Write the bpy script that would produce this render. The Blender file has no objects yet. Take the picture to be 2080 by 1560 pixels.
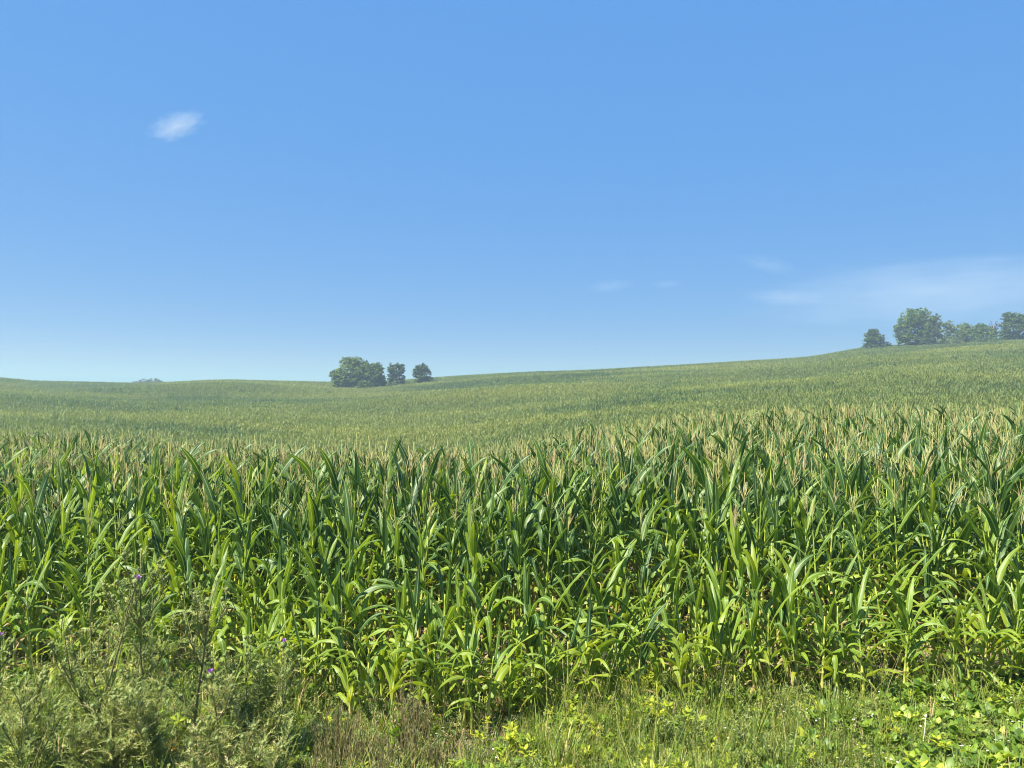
import bpy, math, random
import numpy as np
from mathutils import Vector, Matrix, Euler

random.seed(11)
rng = np.random.default_rng(11)
sc = bpy.context.scene
COL = sc.collection
R = math.radians

# ------------------------------------------------------------------ camera
F = 1560.0                 # focal length in photo pixels (2080 wide)
CAMZ = 3.0
PITCH = math.atan(50 / F)
cam_d = bpy.data.cameras.new('camera')
cam_d.sensor_width = 36.0
cam_d.lens = 36.0 * F / 2080
cam_d.clip_start = 0.1
cam_d.clip_end = 20000
cam = bpy.data.objects.new('camera', cam_d)
COL.objects.link(cam)
cam.location = (0, 0, CAMZ)
cam.rotation_euler = (R(90) + PITCH, 0, 0)
sc.camera = cam

# ------------------------------------------------------------------ world, sun, exposure
SUN_EL, SUN_AZ = R(55), R(-122)      # azimuth from the view direction (+Y), negative = left
world = bpy.data.worlds.new('World')
sc.world = world
world.use_nodes = True
wn = world.node_tree.nodes
wl = world.node_tree.links
wn.clear()
sky = wn.new('ShaderNodeTexSky')
sky.sky_type = 'NISHITA'
sky.sun_disc = False
sky.sun_elevation = SUN_EL
sky.sun_rotation = SUN_AZ
sky.altitude = 200
sky.air_density = 1.0
sky.dust_density = 0.35
sky.ozone_density = 2.2
sep = wn.new('ShaderNodeSeparateColor'); sep.mode = 'HSV'
com = wn.new('ShaderNodeCombineColor'); com.mode = 'HSV'
wl.new(sky.outputs[0], sep.inputs[0])
def wmath(op, a, b):
    x = wn.new('ShaderNodeMath'); x.operation = op
    wl.new(a, x.inputs[0]); x.inputs[1].default_value = b
    return x.outputs[0]
# the phone's soft highlight curve flattens the sky's brightness and deepens its blue
wl.new(wmath('ADD', wmath('MULTIPLY', sep.outputs[0], 0.4), 0.3650), com.inputs[0])
wl.new(wmath('MULTIPLY', wmath('POWER', sep.outputs[1], 0.42), 1.015), com.inputs[1])
wl.new(wmath('MULTIPLY', wmath('POWER', sep.outputs[2], 0.08), 3.33), com.inputs[2])
bg = wn.new('ShaderNodeBackground')
bg.inputs['Strength'].default_value = 0.083
wo = wn.new('ShaderNodeOutputWorld')
wl.new(com.outputs[0], bg.inputs['Color'])
wl.new(bg.outputs[0], wo.inputs['Surface'])

sun_d = bpy.data.lights.new('sun', 'SUN')
sun_d.energy = 5.0
sun_d.angle = R(0.5)
sun_d.color = (1.0, 0.93, 0.77)
sun = bpy.data.objects.new('sun', sun_d)
COL.objects.link(sun)
sd = Vector((math.cos(SUN_EL) * math.sin(SUN_AZ), math.cos(SUN_EL) * math.cos(SUN_AZ), math.sin(SUN_EL)))
sun.rotation_euler = sd.to_track_quat('Z', 'Y').to_euler()
sun.location = sd * 60

sc.view_settings.view_transform = 'Standard'
sc.view_settings.look = 'None'
sc.view_settings.exposure = 1.4
sc.view_settings.gamma = 1.0
sc.view_settings.use_curve_mapping = False
cy = sc.cycles
cy.max_bounces = 6
cy.diffuse_bounces = 3
cy.glossy_bounces = 2
cy.transmission_bounces = 4
cy.transparent_max_bounces = 8
cy.volume_bounces = 0
cy.use_adaptive_sampling = True
cy.adaptive_threshold = 0.01
cy.filter_width = 1.05
cy.denoising_prefilter = 'ACCURATE'

# ------------------------------------------------------------------ helpers
def tag(o, label=None, cat=None, group=None, kind=None):
    if label: o['label'] = label
    if cat: o['category'] = cat
    if group: o['group'] = group
    if kind: o['kind'] = kind
    return o

def mesh_of(name, V, Fc, mats, uv=None, tone=None, mi=None, smooth=True):
    me = bpy.data.meshes.new(name)
    me.from_pydata([tuple(v) for v in V], [], [tuple(f) for f in Fc])
    for m in (mats if isinstance(mats, (list, tuple)) else [mats]):
        me.materials.append(m)
    if mi is not None:
        me.polygons.foreach_set('material_index', np.asarray(mi, dtype=np.int32))
    nl = len(me.loops)
    vi = np.empty(nl, dtype=np.int32)
    me.loops.foreach_get('vertex_index', vi)
    if uv is not None:
        l = me.uv_layers.new(name='UVMap')
        l.data.foreach_set('uv', np.asarray(uv, dtype=np.float32)[vi].ravel())
    if tone is not None:
        a = me.attributes.new('tone', 'FLOAT', 'POINT')
        a.data.foreach_set('value', np.asarray(tone, dtype=np.float32))
    if smooth:
        me.polygons.foreach_set('use_smooth', np.ones(len(me.polygons), dtype=bool))
    me.update()
    return me

def link(name, data, parent=None, loc=None, rot=None, scl=None):
    o = bpy.data.objects.new(name, data)
    COL.objects.link(o)
    if parent is not None: o.parent = parent
    if loc is not None: o.location = loc
    if rot is not None: o.rotation_euler = rot
    if scl is not None: o.scale = (scl, scl, scl) if np.isscalar(scl) else scl
    return o

class Geo:
    """vertex / face / uv / tone collector"""
    def __init__(s): s.V = []; s.F = []; s.U = []; s.T = []; s.M = []; s.n = 0
    def add(s, V, Fc, U=None, T=0.0, m=0, M4=None):
        V = np.asarray(V, float).reshape(-1, 3)
        if M4 is not None: V = V @ M4[:3, :3].T + M4[:3, 3]
        k = len(V)
        s.V.append(V)
        s.F += [tuple(i + s.n for i in f) for f in Fc]
        s.U.append(np.zeros((k, 2)) if U is None else np.asarray(U, float))
        s.T.append(np.full(k, T) if np.isscalar(T) else np.asarray(T, float))
        s.M += [m] * len(Fc)
        s.n += k
    def addg(s, g, M4, m=0, dt=0.0):
        s.add(g['V'], g['F'], g['U'], g['T'] + dt, m, M4)
    def mesh(s, name, mats, smooth=True):
        return mesh_of(name, np.concatenate(s.V), s.F, mats, np.concatenate(s.U), np.concatenate(s.T), s.M, smooth)
    def raw(s):
        return dict(V=np.concatenate(s.V), F=s.F, U=np.concatenate(s.U), T=np.concatenate(s.T))

def tube(P, rad, n=6, cap=True):
    P = np.asarray(P, float)
    rad = np.full(len(P), rad) if np.isscalar(rad) else np.asarray(rad, float)
    T = np.gradient(P, axis=0)
    T /= np.linalg.norm(T, axis=1)[:, None] + 1e-9
    ref = np.array([1.0, 0, 0]) if abs(T[0][0]) < 0.9 else np.array([0, 1.0, 0])
    V, U = [], []
    for i in range(len(P)):
        a = np.cross(T[i], ref); a /= np.linalg.norm(a) + 1e-9
        b = np.cross(T[i], a)
        for k in range(n):
            t = 2 * math.pi * k / n
            V.append(P[i] + rad[i] * (math.cos(t) * a + math.sin(t) * b))
            U.append((k / n, i / (len(P) - 1)))
    Fc = []
    for i in range(len(P) - 1):
        for k in range(n):
            k2 = (k + 1) % n
            Fc.append((i * n + k, i * n + k2, (i + 1) * n + k2, (i + 1) * n + k))
    if cap and n > 2:
        Fc.append(tuple(range(n))[::-1]); Fc.append(tuple((len(P) - 1) * n + k for k in range(n)))
    return V, Fc, U

def M_of(loc=(0, 0, 0), rot=(0, 0, 0), s=1.0):
    return np.array(Matrix.LocRotScale(Vector(loc), Euler(rot), Vector((s, s, s) if np.isscalar(s) else s)))

# ------------------------------------------------------------------ materials
def mat(name):
    m = bpy.data.materials.new(name)
    m.use_nodes = True
    n = m.node_tree.nodes; n.clear()
    o = n.new('ShaderNodeOutputMaterial')
    return m, n, m.node_tree.links, o

def ramp(n, stops, interp='LINEAR'):
    r = n.new('ShaderNodeValToRGB')
    r.color_ramp.interpolation = interp
    e = r.color_ramp.elements
    while len(e) < len(stops): e.new(0.5)
    for i, (p, c) in enumerate(stops):
        e[i].position = p; e[i].color = (*c, 1)
    return r

def math_node(n, l, op, a, b=None, clamp=False):
    x = n.new('ShaderNodeMath'); x.operation = op; x.use_clamp = clamp
    for i, v in enumerate((a, b)):
        if v is None: continue
        if isinstance(v, (int, float)): x.inputs[i].default_value = v
        else: l.new(v, x.inputs[i])
    return x.outputs[0]

def foliage(name, stops, trans=0.35, tcol=(1.5, 1.55, 0.55), rough=0.45, spec=0.4, rnd=0.35, midrib=None, nscale=3.0, big=0.0, veins=False):
    """leaf: tone attribute + per-object random + noise pick a colour from the ramp"""
    m, n, l, o = mat(name)
    at = n.new('ShaderNodeAttribute'); at.attribute_name = 'tone'
    oi = n.new('ShaderNodeObjectInfo')
    geo = n.new('ShaderNodeNewGeometry')
    nz = n.new('ShaderNodeTexNoise'); nz.inputs['Scale'].default_value = nscale; nz.inputs['Detail'].default_value = 3
    l.new(geo.outputs['Position'], nz.inputs['Vector'])
    f = math_node(n, l, 'MULTIPLY', math_node(n, l, 'SUBTRACT', oi.outputs['Random'], 0.5), rnd)
    f = math_node(n, l, 'ADD', f, at.outputs['Fac'])
    g = math_node(n, l, 'MULTIPLY', math_node(n, l, 'SUBTRACT', nz.outputs[0], 0.5), 0.35)
    f = math_node(n, l, 'ADD', f, g)
    if big:
        nb = n.new('ShaderNodeTexNoise'); nb.inputs['Scale'].default_value = 1.0; nb.inputs['Detail'].default_value = 4
        mp = n.new('ShaderNodeMapping'); mp.inputs['Scale'].default_value = (0.010, 0.045, 0.10); mp.inputs['Rotation'].default_value = (0, 0, R(-9))
        l.new(geo.outputs['Position'], mp.inputs['Vector']); l.new(mp.outputs[0], nb.inputs['Vector'])
        f = math_node(n, l, 'ADD', f, math_node(n, l, 'MULTIPLY', math_node(n, l, 'SUBTRACT', nb.outputs[0], 0.5), big))
    r = ramp(n, stops)
    l.new(f, r.inputs[0])
    col = r.outputs[0]
    if midrib:
        uv = n.new('ShaderNodeUVMap'); uv.uv_map = 'UVMap'
        sx = n.new('ShaderNodeSeparateXYZ'); l.new(uv.outputs[0], sx.inputs[0])
        d = math_node(n, l, 'ABSOLUTE', math_node(n, l, 'SUBTRACT', sx.outputs[0], 0.5))
        k = n.new('ShaderNodeMapRange'); k.inputs['From Min'].default_value = 0.035; k.inputs['From Max'].default_value = 0.085
        k.inputs['To Min'].default_value = 0.9; k.inputs['To Max'].default_value = 0.0
        l.new(d, k.inputs['Value'])
        mx = n.new('ShaderNodeMix'); mx.data_type = 'RGBA'
        l.new(k.outputs[0], mx.inputs['Factor']); l.new(col, mx.inputs['A']); mx.inputs['B'].default_value = (*midrib, 1)
        col = mx.outputs['Result']
        # fine parallel veins
        w = math_node(n, l, 'SINE', math_node(n, l, 'MULTIPLY', sx.outputs[0], 95.0))
        w = math_node(n, l, 'ADD', math_node(n, l, 'MULTIPLY', w, 0.10), 1.0)
        vm = n.new('ShaderNodeVectorMath'); vm.operation = 'SCALE'
        l.new(col, vm.inputs[0]); l.new(w, vm.inputs['Scale'])
        col = vm.outputs[0]
    p = n.new('ShaderNodeBsdfPrincipled')
    l.new(col, p.inputs['Base Color'])
    p.inputs['Roughness'].default_value = rough
    p.inputs['Specular IOR Level'].default_value = spec
    t = n.new('ShaderNodeBsdfTranslucent')
    vm = n.new('ShaderNodeVectorMath'); vm.operation = 'MULTIPLY'
    l.new(col, vm.inputs[0]); vm.inputs[1].default_value = tcol
    l.new(vm.outputs[0], t.inputs['Color'])
    mx = n.new('ShaderNodeMixShader'); mx.inputs[0].default_value = trans
    l.new(p.outputs[0], mx.inputs[1]); l.new(t.outputs[0], mx.inputs[2])
    l.new(mx.outputs[0], o.inputs['Surface'])
    return m

def solid(name, c1, c2, scale=8.0, rough=0.8, spec=0.2, bump=0.0):
    m, n, l, o = mat(name)
    geo = n.new('ShaderNodeTexCoord')
    nz = n.new('ShaderNodeTexNoise'); nz.inputs['Scale'].default_value = scale; nz.inputs['Detail'].default_value = 5
    l.new(geo.outputs['Object'], nz.inputs['Vector'])
    r = ramp(n, [(0.3, c1), (0.7, c2)])
    l.new(nz.outputs[0], r.inputs[0])
    p = n.new('ShaderNodeBsdfPrincipled')
    l.new(r.outputs[0], p.inputs['Base Color'])
    p.inputs['Roughness'].default_value = rough
    p.inputs['Specular IOR Level'].default_value = spec
    if bump:
        b = n.new('ShaderNodeBump'); b.inputs['Strength'].default_value = bump
        l.new(nz.outputs[0], b.inputs['Height']); l.new(b.outputs[0], p.inputs['Normal'])
    l.new(p.outputs[0], o.inputs['Surface'])
    return m

# corn leaf: tone 0 = dark blue green, 0.5 = mid green, 0.9 = yellow green, 1.2+ = dry tan
CORN_STOPS = [(0.0, (0.032, 0.075, 0.030)), (0.3, (0.062, 0.132, 0.028)), (0.6, (0.160, 0.255, 0.020)),
              (0.82, (0.270, 0.340, 0.022)), (0.9, (0.36, 0.36, 0.04)), (1.0, (0.40, 0.30, 0.14))]
M_leaf = foliage('corn_leaf', CORN_STOPS, trans=0.40, tcol=(1.55, 1.45, 0.5), rough=0.46, spec=0.42, rnd=0.16, midrib=(0.34, 0.44, 0.20), nscale=2.0)
M_stalk = foliage('corn_stalk', [(0.0, (0.06, 0.13, 0.02)), (0.5, (0.24, 0.33, 0.04)), (0.8, (0.46, 0.47, 0.10)), (1.0, (0.36, 0.25, 0.12))], trans=0.08, rough=0.45, rnd=0.3)
M_tassel = foliage('corn_tassel', [(0.0, (0.34, 0.40, 0.14)), (0.5, (0.51, 0.49, 0.20)), (1.0, (0.57, 0.43, 0.24))], trans=0.2, tcol=(1, 1, .9), rough=0.8, spec=0.1, rnd=0.8)
M_husk = foliage('corn_husk', [(0.0, (0.14, 0.24, 0.03)), (0.6, (0.26, 0.34, 0.06)), (1.0, (0.40, 0.40, 0.12))], trans=0.12, rough=0.5, rnd=0.6)
M_silk = solid('corn_silk', (0.22, 0.10, 0.04), (0.42, 0.27, 0.12), 40)
M_farcorn = foliage('far_corn_leaf', [(0.0, (0.060, 0.115, 0.034)), (0.42, (0.125, 0.185, 0.036)), (1.0, (0.26, 0.29, 0.055))], trans=0.3, rough=0.5, spec=0.3, rnd=0.12, big=1.9, nscale=0.25)
M_fartassel = foliage('far_corn_tassel', [(0.0, (0.26, 0.28, 0.09)), (1.0, (0.42, 0.39, 0.15))], trans=0.2, tcol=(1, 1, .9), rough=0.9, spec=0.05, rnd=0.8)
M_thistle = foliage('thistle_leaf', [(0.0, (0.090, 0.135, 0.032)), (0.5, (0.225, 0.275, 0.070)), (0.85, (0.37, 0.38, 0.14)), (1.0, (0.44, 0.36, 0.18))], trans=0.22, tcol=(1.3, 1.4, .7), rough=0.6, spec=0.25, rnd=0.3, nscale=6)
M_tstem = solid('thistle_stem', (0.14, 0.12, 0.055), (0.22, 0.24, 0.09), 20)
M_tcup = solid('thistle_cup', (0.13, 0.18, 0.05), (0.23, 0.27, 0.10), 90, bump=0.6)
M_purple = solid('thistle_floret', (0.36, 0.12, 0.52), (0.55, 0.24, 0.70), 60, rough=0.7)
M_brown = foliage('twiggy_weed', [(0.0, (0.13, 0.125, 0.050)), (0.5, (0.25, 0.225, 0.10)), (1.0, (0.38, 0.33, 0.17))], trans=0.15, tcol=(1.2, 1.2, .7), rough=0.75, spec=0.15, rnd=0.3, nscale=5)
M_broad = foliage('broad_weed_leaf', [(0.0, (0.055, 0.115, 0.018)), (0.5, (0.125, 0.215, 0.025)), (0.85, (0.22, 0.31, 0.035)), (1.0, (0.38, 0.42, 0.05))], trans=0.35, rough=0.45, spec=0.35, rnd=0.5, nscale=2.5)
M_grass = foliage('grass_blade', [(0.0, (0.060, 0.110, 0.020)), (0.5, (0.155, 0.230, 0.028)), (0.85, (0.28, 0.31, 0.05)), (1.0, (0.42, 0.36, 0.17))], trans=0.35, rough=0.5, spec=0.3, rnd=0.5, nscale=2.0)
M_feather = foliage('feathery_weed_leaf', [(0.0, (0.075, 0.120, 0.035)), (0.5, (0.165, 0.220, 0.065)), (1.0, (0.30, 0.34, 0.11))], trans=0.25, rough=0.65, spec=0.2, rnd=0.5, nscale=2.5)
M_yellow = foliage('yellow_weed_leaf', [(0.0, (0.18, 0.28, 0.02)), (1.0, (0.42, 0.44, 0.03))], trans=0.35, tcol=(1.2, 1.2, .5), rough=0.5, rnd=0.8)
M_dry = foliage('dry_leaf', [(0.0, (0.25, 0.14, 0.07)), (1.0, (0.52, 0.40, 0.24))], trans=0.2, tcol=(1.1, 1, .8), rough=0.75, spec=0.1, rnd=0.7, nscale=12)
M_white = solid('white_petal', (0.62, 0.62, 0.55), (0.8, 0.8, 0.76), 30)
M_pink = solid('pale_pink_head', (0.45, 0.30, 0.24), (0.62, 0.46, 0.36), 120, bump=0.5)
M_orange = foliage('orange_leaf', [(0.0, (0.42, 0.20, 0.02)), (1.0, (0.62, 0.36, 0.04))], trans=0.3, tcol=(1, 1, .6), rough=0.6)
M_crown = foliage('tree_leaf', [(0.0, (0.045, 0.090, 0.020)), (0.5, (0.110, 0.180, 0.028)), (1.0, (0.22, 0.29, 0.050))], trans=0.25, rough=0.55, spec=0.25, rnd=0.2, nscale=0.35)
M_crown2 = foliage('dark_tree_leaf', [(0.0, (0.032, 0.065, 0.022)), (0.5, (0.070, 0.125, 0.032)), (1.0, (0.15, 0.21, 0.050))], trans=0.22, rough=0.5, spec=0.3, rnd=0.2, nscale=0.35)
M_crown3 = foliage('pale_tree_leaf', [(0.0, (0.05, 0.09, 0.030)), (0.5, (0.12, 0.17, 0.055)), (1.0, (0.25, 0.29, 0.13))], trans=0.25, rough=0.55, spec=0.25, rnd=0.2, nscale=0.5)
M_bark = solid('bark', (0.055, 0.042, 0.03), (0.13, 0.105, 0.08), 4, bump=0.5)

def ground_mat():
    m, n, l, o = mat('soil')
    geo = n.new('ShaderNodeNewGeometry')
    a = n.new('ShaderNodeTexNoise'); a.inputs['Scale'].default_value = 1.3; a.inputs['Detail'].default_value = 6
    b = n.new('ShaderNodeTexNoise'); b.inputs['Scale'].default_value = 28; b.inputs['Detail'].default_value = 8
    l.new(geo.outputs['Position'], a.inputs['Vector']); l.new(geo.outputs['Position'], b.inputs['Vector'])
    f = math_node(n, l, 'ADD', math_node(n, l, 'MULTIPLY', a.outputs[0], 0.45), math_node(n, l, 'MULTIPLY', b.outputs[0], 0.55))
    r = ramp(n, [(0.30, (0.050, 0.042, 0.030)), (0.5, (0.115, 0.098, 0.070)), (0.62, (0.21, 0.18, 0.13)), (0.75, (0.33, 0.29, 0.22))])
    l.new(f, r.inputs[0])
    p = n.new('ShaderNodeBsdfPrincipled'); l.new(r.outputs[0], p.inputs['Base Color'])
    p.inputs['Roughness'].default_value = 0.95; p.inputs['Specular IOR Level'].default_value = 0.1
    bp = n.new('ShaderNodeBump'); bp.inputs['Strength'].default_value = 0.8; bp.inputs['Distance'].default_value = 0.03
    l.new(b.outputs[0], bp.inputs['Height']); l.new(bp.outputs[0], p.inputs['Normal'])
    l.new(p.outputs[0], o.inputs['Surface'])
    return m
M_soil = ground_mat()

# ------------------------------------------------------------------ terrain
CREST_X = [-300, 0, 300, 600, 800, 950, 1150, 1300, 1500, 1700, 2080, 2400]
CREST_Y = [868, 878, 890, 914, 927, 918, 880, 852, 835, 826, 830, 833]
SKY_X = [-300, 0, 60, 300, 450, 680, 800, 900, 1050, 1200, 1400, 1650, 1750, 1850, 2080, 2400]
SKY_Y = [760, 767, 775, 779, 771, 778, 775, 766, 757, 752, 741, 725, 706, 700, 688, 676]
DC, DV, DS = 24.0, 95.0, 320.0
CORN_H = 2.3

def sstep(t):
    t = np.clip(t, 0, 1); return t * t * (3 - 2 * t)

def smooth_interp(px, X, Y):
    return (np.interp(px - 35, X, Y) + np.interp(px, X, Y) * 2 + np.interp(px + 35, X, Y)) / 4

def ground(x, y):
    x = np.asarray(x, float); y = np.asarray(y, float)
    yy = np.maximum(y, 1.0)
    px = np.clip(1040 + F * x / np.maximum(yy, 6.0), -300, 2400)
    c1 = smooth_interp(px, CREST_X, CREST_Y)
    sk = smooth_interp(px, SKY_X, SKY_Y)
    zc = CAMZ - (c1 - 830) / F * DC - CORN_H - 0.13
    near = zc * sstep((y - 8.0) / (DC - 6.0))
    g = (1 / DV - 1 / np.clip(yy, DV, DS)) / (1 / DV - 1 / DS)
    s = c1 + 10 + (sk - c1 - 10) * g
    s = s + (838 - sk) * sstep((yy - DS) / 800.0)
    far = CAMZ + (830 - s) / F * np.maximum(yy, DV) - CORN_H
    w = sstep((yy - 100) / 120.0)
    far = far + w * (1 - 0.85 * sstep((yy - 255) / 50.0)) * (1.0 * np.sin(x * 0.047 + y * 0.021 + 1.0) * np.sin(y * 0.052 + 0.6) + 0.6 * np.sin(x * 0.02 - y * 0.085))
    t = np.clip((y - DC) / (DV - DC), 0, 1)
    dip = np.interp(px, [1200, 1750], [1.9, 0.5])
    mid = zc + (far - zc) * t - dip * np.sin(math.pi * t)
    z = np.where(y < DC, near, np.where(y < DV, mid, far))
    bank = np.where(y < 8.0, 0.030 * (8.0 - np.clip(y, 0, 8)) ** 1.75, 0)
    z = z + bank
    z = z + 0.02 * np.sin(x * 2.1 + 1.3) * np.sin(y * 1.7) * (y < 60)
    return z

def gz(x, y): return float(ground(x, y))

def at(px, D):
    x = (px - 1040) / F * D
    return x, D, gz(x, D)

def at_base(px, py):
    """where a ray through a photo pixel meets the ground"""
    v = (780 - py) / F
    dx, dy, dz = (px - 1040) / F, math.cos(PITCH) - v * math.sin(PITCH), math.sin(PITCH) + v * math.cos(PITCH)
    k = 3.0
    while k < 400:
        if CAMZ + dz * k <= gz(dx * k, dy * k): break
        k += 0.01
    return dx * k, dy * k, gz(dx * k, dy * k)

def axis(lo, hi, knots):
    out = [lo]
    while out[-1] < hi:
        a = abs(out[-1])
        out.append(out[-1] + np.interp(a, knots[0], knots[1]))
    return np.array(out)
xs = np.concatenate([-axis(0, 1500, ([0, 12, 60, 400, 1500], [0.25, 0.4, 2.5, 9, 80]))[1:][::-1], axis(0, 1500, ([0, 12, 60, 400, 1500], [0.25, 0.4, 2.5, 9, 80]))])
ys = np.concatenate([[-1500, -600, -200, -80, -30, -12, -5], axis(0, 1500, ([0, 12, 60, 400, 1500], [0.25, 0.4, 1.6, 7, 80]))])
GX, GY = np.meshgrid(xs, ys)
GZ = ground(GX, GY)
GZ = np.where(GY < 0, 0.030 * 8.0 ** 1.75, GZ)
nx, ny = len(xs), len(ys)
V = np.stack([GX.ravel(), GY.ravel(), GZ.ravel()], 1)
idx = np.arange(nx * ny).reshape(ny, nx)
Fq = np.stack([idx[:-1, :-1], idx[:-1, 1:], idx[1:, 1:], idx[1:, :-1]], -1).reshape(-1, 4)
tag(link('ground', mesh_of('ground', V, Fq.tolist(), M_soil)), 'bare crumbly soil rolling away under the corn', kind='structure')

# ------------------------------------------------------------------ haze
hm, hn, hl, ho = mat('haze_air')
pv = hn.new('ShaderNodeVolumePrincipled')
pv.inputs['Color'].default_value = (0.56, 0.74, 0.90, 1)
pv.inputs['Density'].default_value = 0.00075
pv.inputs['Anisotropy'].default_value = 0.2
hl.new(pv.outputs[0], ho.inputs['Volume'])
gmin, gmax = float(V[:, 2].min()), float(V[:, 2].max())
hx, hy, h0, h1 = 1750, 1750, gmin - 1.0, max(gmax, 42) + 8
HV = [(sx * hx, sy * hy, z) for z in (h0, h1) for sy in (-1, 1) for sx in (-1, 1)]
HF = [(0, 2, 3, 1), (4, 5, 7, 6), (0, 1, 5, 4), (2, 6, 7, 3), (0, 4, 6, 2), (1, 3, 7, 5)]
tag(link('haze', mesh_of('haze', HV, HF, hm, smooth=False)), 'pale summer haze lying over the fields', kind='stuff')

# ------------------------------------------------------------------ clouds (volumes, high above the haze)
def cloud_mat(name, dens, scale, lo, hi, aniso=0.3, det=5):
    m, n, l, o = mat(name)
    tc = n.new('ShaderNodeTexCoord')
    nz = n.new('ShaderNodeTexNoise'); nz.inputs['Scale'].default_value = scale; nz.inputs['Detail'].default_value = det
    nz.inputs['Roughness'].default_value = 0.6
    l.new(tc.outputs['Object'], nz.inputs['Vector'])
    ln = n.new('ShaderNodeVectorMath'); ln.operation = 'LENGTH'
    l.new(tc.outputs['Object'], ln.inputs[0])
    # object coordinates run -1..1 inside the ball: density fades to its skin
    fall = math_node(n, l, 'SUBTRACT', 1.0, ln.outputs['Value'], clamp=True)
    v = math_node(n, l, 'ADD', math_node(n, l, 'MULTIPLY', fall, 0.55), math_node(n, l, 'MULTIPLY', nz.outputs[0], 0.9))
    mr = n.new('ShaderNodeMapRange'); mr.inputs['From Min'].default_value = lo; mr.inputs['From Max'].default_value = hi
    mr.inputs['To Max'].default_value = dens
    l.new(v, mr.inputs['Value'])
    edge = math_node(n, l, 'MULTIPLY', fall, 4.0, clamp=True)
    d = math_node(n, l, 'MULTIPLY', mr.outputs[0], edge)
    p = n.new('ShaderNodeVolumePrincipled'); p.inputs['Color'].default_value = (0.98, 0.99, 1, 1); p.inputs['Anisotropy'].default_value = aniso
    l.new(d, p.inputs['Density']); l.new(p.outputs[0], o.inputs['Volume'])
    return m

def ico(sub=3):
    import bmesh
    bm = bmesh.new(); bmesh.ops.create_icosphere(bm, subdivisions=sub, radius=1.0)
    V = [tuple(v.co) for v in bm.verts]; Fc = [tuple(v.index for v in f.verts) for f in bm.faces]
    bm.free(); return V, Fc

def cloud(name, px, py, D, size, rot, m, label):
    IV, IF = ico(3)
    v = (780 - py) / F
    d = Vector(((px - 1040) / F, math.cos(PITCH) - v * math.sin(PITCH), math.sin(PITCH) + v * math.cos(PITCH)))
    o = link(name, mesh_of(name, IV, IF, m), None, Vector((0, 0, CAMZ)) + d * D, rot, size)
    tag(o, label, 'cloud')
    return o
k = 3000 / F
cloud('cloud', 358, 256, 3000, (72 * k, 40 * k, 30 * k), (0, R(-20), 0), cloud_mat('cloud_vapour', 0.0068, 2.4, 0.52, 1.0, -0.1, 8), 'small white puff of cloud alone in the upper left sky')
k = 6000 / F
cloud('wispy_cloud', 1240, 581, 6000, (60 * k, 60 * k, 14 * k), (0, R(-4), 0), cloud_mat('wisp_vapour', 0.0004, 3.0, 0.48, 0.98, -0.3, 7), 'barely visible thin streak, left of two, over the middle of the hill')
cloud('wispy_cloud', 1355, 577, 6000, (38 * k, 40 * k, 9 * k), (0, 0, 0), cloud_mat('wisp_vapour', 0.0005, 3.0, 0.48, 0.98, -0.3, 7), 'barely visible thin streak, right of two, over the middle of the hill')
cloud('wispy_cloud', 1905, 592, 6000, (470 * k, 200 * k, 84 * k), (0, R(-4), R(8)), cloud_mat('wisp_vapour', 0.00026, 3.4, 0.48, 0.98, -0.3, 7), 'broad thin veil of cloud above the trees on the right hilltop')
cloud('wispy_cloud', 1560, 538, 6000, (75 * k, 60 * k, 17 * k), (0, R(16), 0), cloud_mat('wisp_vapour', 0.0004, 3.0, 0.48, 0.98, -0.3, 7), 'short faint wisp at the upper left tip of the cloud veil')
cloud('wispy_cloud', 1595, 604, 6000, (100 * k, 70 * k, 17 * k), (0, R(2), 0), cloud_mat('wisp_vapour', 0.0005, 3.0, 0.48, 0.98, -0.3, 7), 'lower faint wisp at the left end of the cloud veil')

# ------------------------------------------------------------------ corn: leaves
def leaf_geo(L, W, a0, bend, kink=0, kpos=0.5, twist=0.0, wav=0.01, fold=0.35, seg=10, cols=3, tone=0.4, tip=0.0, side=0.0, rs=None):
    """blade in local axes: leaves the stalk along +X/+Z; a0 = angle from vertical, bend = total curl (degrees)"""
    rs = rs or random
    pos = np.zeros(3); P = []; A = []
    az = 0.0
    ph = rs.random() * 6
    for i in range(seg + 1):
        s = i / seg
        a = R(a0 + bend * s ** 1.35 + kink / (1 + math.exp(-(s - kpos) * 26)))
        P.append(pos.copy()); A.append((a, az, s))
        ds = L / seg
        pos = pos + np.array([math.sin(a) * math.cos(az), math.sin(a) * math.sin(az), math.cos(a)]) * ds
        az += side / seg
    V, U, T = [], [], []
    for p, (a, az, s) in zip(P, A):
        w = W * 0.5 * min(1.0, 0.42 + 2.6 * s) * max(0.0, (1 - s ** 2.3)) ** 0.8
        if s >= 0.999: w = 0.001
        t = np.array([math.sin(a) * math.cos(az), math.sin(a) * math.sin(az), math.cos(a)])
        b = np.array([-math.sin(az), math.cos(az), 0.0])
        nrm = np.cross(b, t)
        tw = twist * s
        bb = b * math.cos(tw) + nrm * math.sin(tw)
        nn = np.cross(bb, t)
        for c in range(cols):
            u = -1 + 2 * c / (cols - 1)
            up = abs(u) * fold * w + (wav * math.sin(s * 19 + ph + (2.2 if u > 0 else 0)) * abs(u) * (1 - s * 0.4) if cols > 2 else 0)
            V.append(p + bb * u * w - nn * up * -1)
            U.append((0.5 + u * 0.5, s))
            T.append(tone + tip * max(0, s - 0.72) * 3.5)
    Fc = []
    for i in range(seg):
        for c in range(cols - 1):
            q = i * cols + c
            Fc.append((q, q + 1, q + cols + 1, q + cols))
    return dict(V=np.array(V), F=Fc, U=np.array(U), T=np.array(T))

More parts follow.
